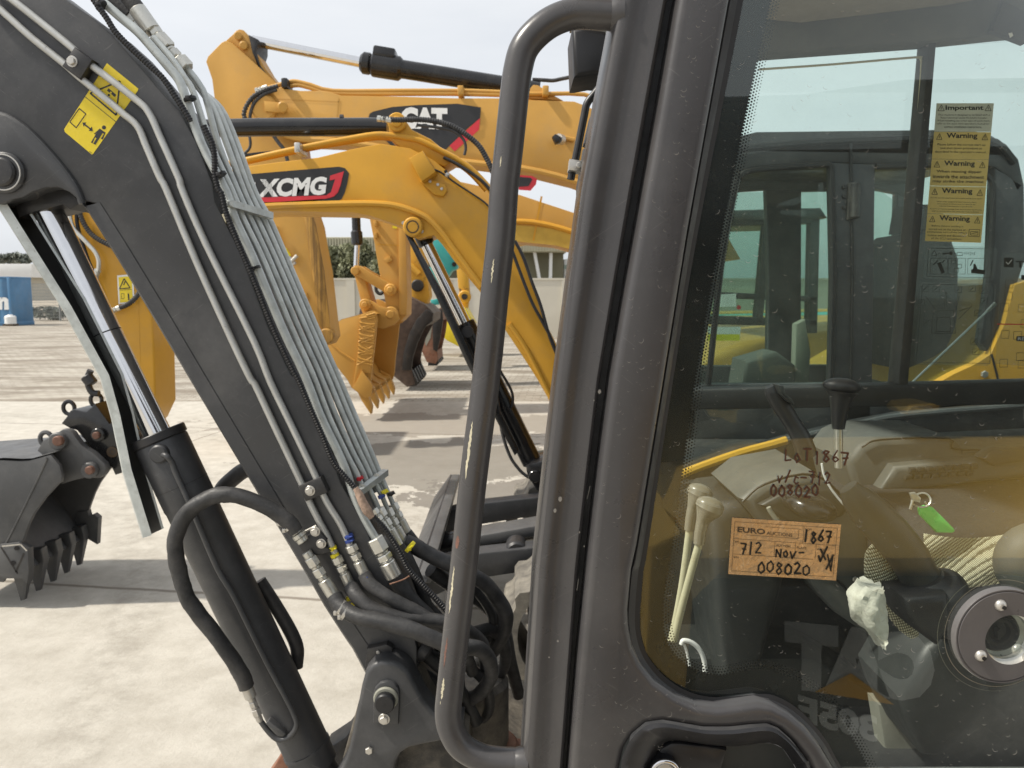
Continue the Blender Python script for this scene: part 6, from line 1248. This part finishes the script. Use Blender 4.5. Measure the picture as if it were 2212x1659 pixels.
    bx = P(23,650,Yc).x; b.box((bx,Yc-.03,z1/2),(.14,.12,z1),'blue',bev=.02); body = build(b, 'body', r)
    b = B(); b.textuv("n", (-5,669), (19,669), 27, Yc-.06, 'decalwht', .06); build(b, 'painted_lettering', r)
    q = G(40,703); b = B(); b.cyl((q.x,q.y-.6,0.05), (q.x,q.y-.6,.52), .26, 'white', 20, bev=.06); b.cyl((q.x,q.y-.6,.50), (q.x,q.y-.6,.57), .12, 'white', 16, bev=.02); b.box((q.x,q.y-.6,.06),(.5,.5,.1),'bark'); build(b, 'plastic_drum', label='small white plastic drum at the foot of the blue container', cat='drum')
    r = thing('storage_shed', tuple(G(-20,690)+Vector((0,16,0))), 'long low white shed with pale wall behind the blue container', 'building')
    Ysd = 62; b = B(); b.prism([(-300,598),(66,598),(66,650),(-300,650)], Ysd, Ysd+10, 'wall'); build(b, 'wall', r)
    b = B(); b.prism([(-310,570),(68,570),(68,599),(-310,599)], Ysd-1, Ysd+11, 'white', .05); build(b, 'roof', r)
    for i, (u, w, h) in enumerate(((-60,44,20),(-18,34,18),(16,32,24),(48,28,20))):
        Yt = 84; c = P(u, 562, Yt); k = KPX*Yt; r = thing('tree', (c.x, c.y, 0), ('hazy green tree left of all behind the white shed','hazy green tree second from left behind the white shed','tallest hazy green tree behind the white shed','hazy green tree at the right end behind the white shed')[i], 'tree', 'trees behind the white shed')
        b = B(); leaves(b, (c.x,c.y,c.z), (w*k*.8, 2.5, h*k*.7), 1500, .26, 'leaf_far', rnd, 12); build(b, 'crown', r)
        b = B(); b.tube([(c.x,c.y,0),(c.x,c.y,c.z)], [.25,.1], 'bark', 8, 0); build(b, 'trunk', r)
    r = thing('mesh_fence', tuple(G(100,680)), 'thin grey mesh fence with posts right of the blue container', 'fence')
    Yf = 46; xa, xb = P(66,650,Yf).x, P(560,650,Yf).x
    for i in range(9):
        b = B(); x = lerp(xa, xb, i/8); b.cyl((x,Yf,0), (x,Yf,2.3), .06, 'wire', 8); build(b, 'post', r)
    b = B()
    for j in range(12): b.box(((xa+xb)/2,Yf,.2+j*.18),(xb-xa,.012,.02),'wire')
    for j in range(150): b.box((lerp(xa,xb,j/149),Yf,1.15),(.018,.012,2.1),'wire')
    build(b, 'mesh_panel', r)
    b = B()
    for i in range(26): x = lerp(xa-1, xb, i/25); leaves(b, (x, Yf+1.6, .45), (.9,.7,.5), 240, .12, 'leaf_far', rnd, 5)
    build(b, 'ground_cover', kind='stuff')
    # small loose things in the Volvo cab
    c = lambda u, v, Y: P(u, v, Y)
    b = B(); Yr = .985
    prof = [(1880,1262,44),(1872,1285,66),(1872,1310,72),(1878,1335,66),(1886,1355,48),(1894,1370,26),(1892,1380,8),(1894,1388,3)]
    rows = []
    for u, v, w in prof:
        row = []
        for i in range(22):
            a = 2*PI*i/22; k = 1+.13*math.sin(5*a+v*.06)+.09*math.sin(9*a-v*.11)+.12*rnd.random(); q = P(u, v, Yr); row.append(q+Vector((math.cos(a)*R(w,Yr)*1.0*k, math.sin(a)*.022*k, .003*rnd.uniform(-1,1))))
        rows.append(row)
    rr = []
    for k in range(22): rr.append(catmull([row[k] for row in rows], [0]*len(rows), 4)[0])
    rows = [[rr[k][i] for k in range(22)] for i in range(len(rr[0]))]
    b.loft(rows, 'rag', closed=True); b.raw(rows[0], [tuple(range(22))], 'rag'); build(b, 'cleaning_rag', label='crumpled white rag hanging inside the cab beside the knitted glove', cat='rag', angle=70)
    b = B(); b.tube([P(1918,1182,1.04),P(1904,1200,1.04),P(1906,1240,1.04),P(1924,1280,1.04),P(1944,1318,1.04),P(1962,1350,1.04),P(1976,1375,1.04)], [R(40,1.04),R(72,1.04),R(78,1.04),R(72,1.04),R(60,1.04),R(48,1.04),R(20,1.04)], 'knit', 20, 6, sq=.5); build(b, 'knitted_glove', label='ribbed grey beige knitted glove lying against the black lever in the cab', cat='glove')
    b = B(); rows = []
    for j in range(18):
        row = []
        for i in range(30):
            s, t = i/29, j/17; u = lerp(1995, 2420, s); v = lerp(1152+10*math.sin(s*7), 1262, t) - 8*math.sin(s*9+t*3)*t; Y = 1.06+.05*(1-t) - .012*math.sin(s*14+t*5)*(1-t*.4)
            row.append(P(u, v, Y))
        rows.append(row)
    b.loft(rows, 'knit'); build(b, 'knitted_blanket', label='loose woven beige cloth draped over the operator seat', cat='cloth', angle=80)
    r = thing('key_with_tag', tuple(P(1990,1110,1.2)), 'small key on a ring with a bright green plastic tag inside the cab', 'key')
    b = B(); b.prism([(1987,1099),(2000,1093),(2017,1097),(2062,1142),(2064,1148),(2058,1152),(2024,1151),(1988,1112)], 1.035, 1.041, 'green', .0022, 3); build(b, 'tag', r)
    b = B(); q = P(1990,1080,1.036); b.tube([q+Vector((math.cos(2*PI*i/20)*.013,.002*math.sin(4*PI*i/20),math.sin(2*PI*i/20)*.010)) for i in range(21)], .0014, 'zinc', 8, 0); b.tube(PL([(1998,1084),(2004,1094)],1.034), .0012, 'zinc', 6, 0); build(b, 'ring', r)
    b = B(); b.prism([(1966,1066),(1978,1064),(1990,1076),(1988,1086),(1972,1082)], 1.030, 1.034, 'zinc', .001); b.tube(PL([(1972,1080),(1966,1100)],1.032), .002, 'zinc', 6, 0); build(b, 'key_blade', r)
setup_mats()
site(); volvo(); xcmg(); big_cat(); second_cat(); further(); mirrored_machine()
# ---------------------------------------------------------------- light, sky, camera
sd = Vector((-.60, -.10, .79)).normalized()
sun = bpy.data.lights.new("sun", 'SUN'); sun.energy = 4.2; sun.angle = math.radians(2.0); sun.color = (1.0, .93, .82)
so = bpy.data.objects.new("sun", sun); COL.objects.link(so); so.rotation_euler = (-sd).to_track_quat('-Z', 'Y').to_euler()
w = bpy.data.worlds.new("World"); S.world = w; w.use_nodes = True; nt = w.node_tree
sky = nt.nodes.new("ShaderNodeTexSky"); sky.sky_type = 'NISHITA'; sky.sun_disc = False
sky.sun_elevation = math.asin(sd.z); sky.sun_rotation = math.atan2(sd.x, sd.y); sky.dust_density = 3; sky.air_density = 1.0; sky.ozone_density = 1.0
hs = nt.nodes.new("ShaderNodeHueSaturation"); hs.inputs["Saturation"].default_value = .16; hs.inputs["Value"].default_value = 1.0
bg = nt.nodes["Background"]; bg.inputs[1].default_value = .15
nt.links.new(sky.outputs[0], hs.inputs["Color"])
veil = nt.nodes.new("ShaderNodeMix"); veil.data_type = 'RGBA'; veil.inputs[0].default_value = .62      # high thin cloud and dust veil
nt.links.new(hs.outputs[0], veil.inputs[6]); 
tcw = nt.nodes.new("ShaderNodeTexCoord"); mpw = nt.nodes.new("ShaderNodeMapping"); mpw.inputs["Scale"].default_value = (1.2, 1.2, 5); nt.links.new(tcw.outputs["Generated"], mpw.inputs[0])
cn = noise(nt, mpw.outputs[0], 1.6, 6, .55); cr = ramp(nt, cn, .35, .68, (5.3, 5.6, 6.0, 1), (6.3, 6.5, 6.75, 1)); nt.links.new(cr.outputs[0], veil.inputs[7])
nt.links.new(veil.outputs[2], bg.inputs[0])
cam = bpy.data.cameras.new("camera"); co = bpy.data.objects.new("camera", cam); COL.objects.link(co)
cam.sensor_width = 36; cam.lens = 36*770/1024; cam.clip_start = .05; cam.clip_end = 2000
co.location = EYE; co.rotation_euler = (PI/2-PITCH, 0, 0); S.camera = co
cam.dof.use_dof = True; cam.dof.focus_distance = 1.0; cam.dof.aperture_fstop = cam.lens/1.8
S.view_settings.view_transform = 'Standard'; S.view_settings.look = 'None'; S.view_settings.exposure = 0.16; S.view_settings.gamma = 1.0
S.cycles.max_bounces = 10; S.cycles.transparent_max_bounces = 24; S.cycles.glossy_bounces = 5
S.cycles.sample_clamp_indirect = 8
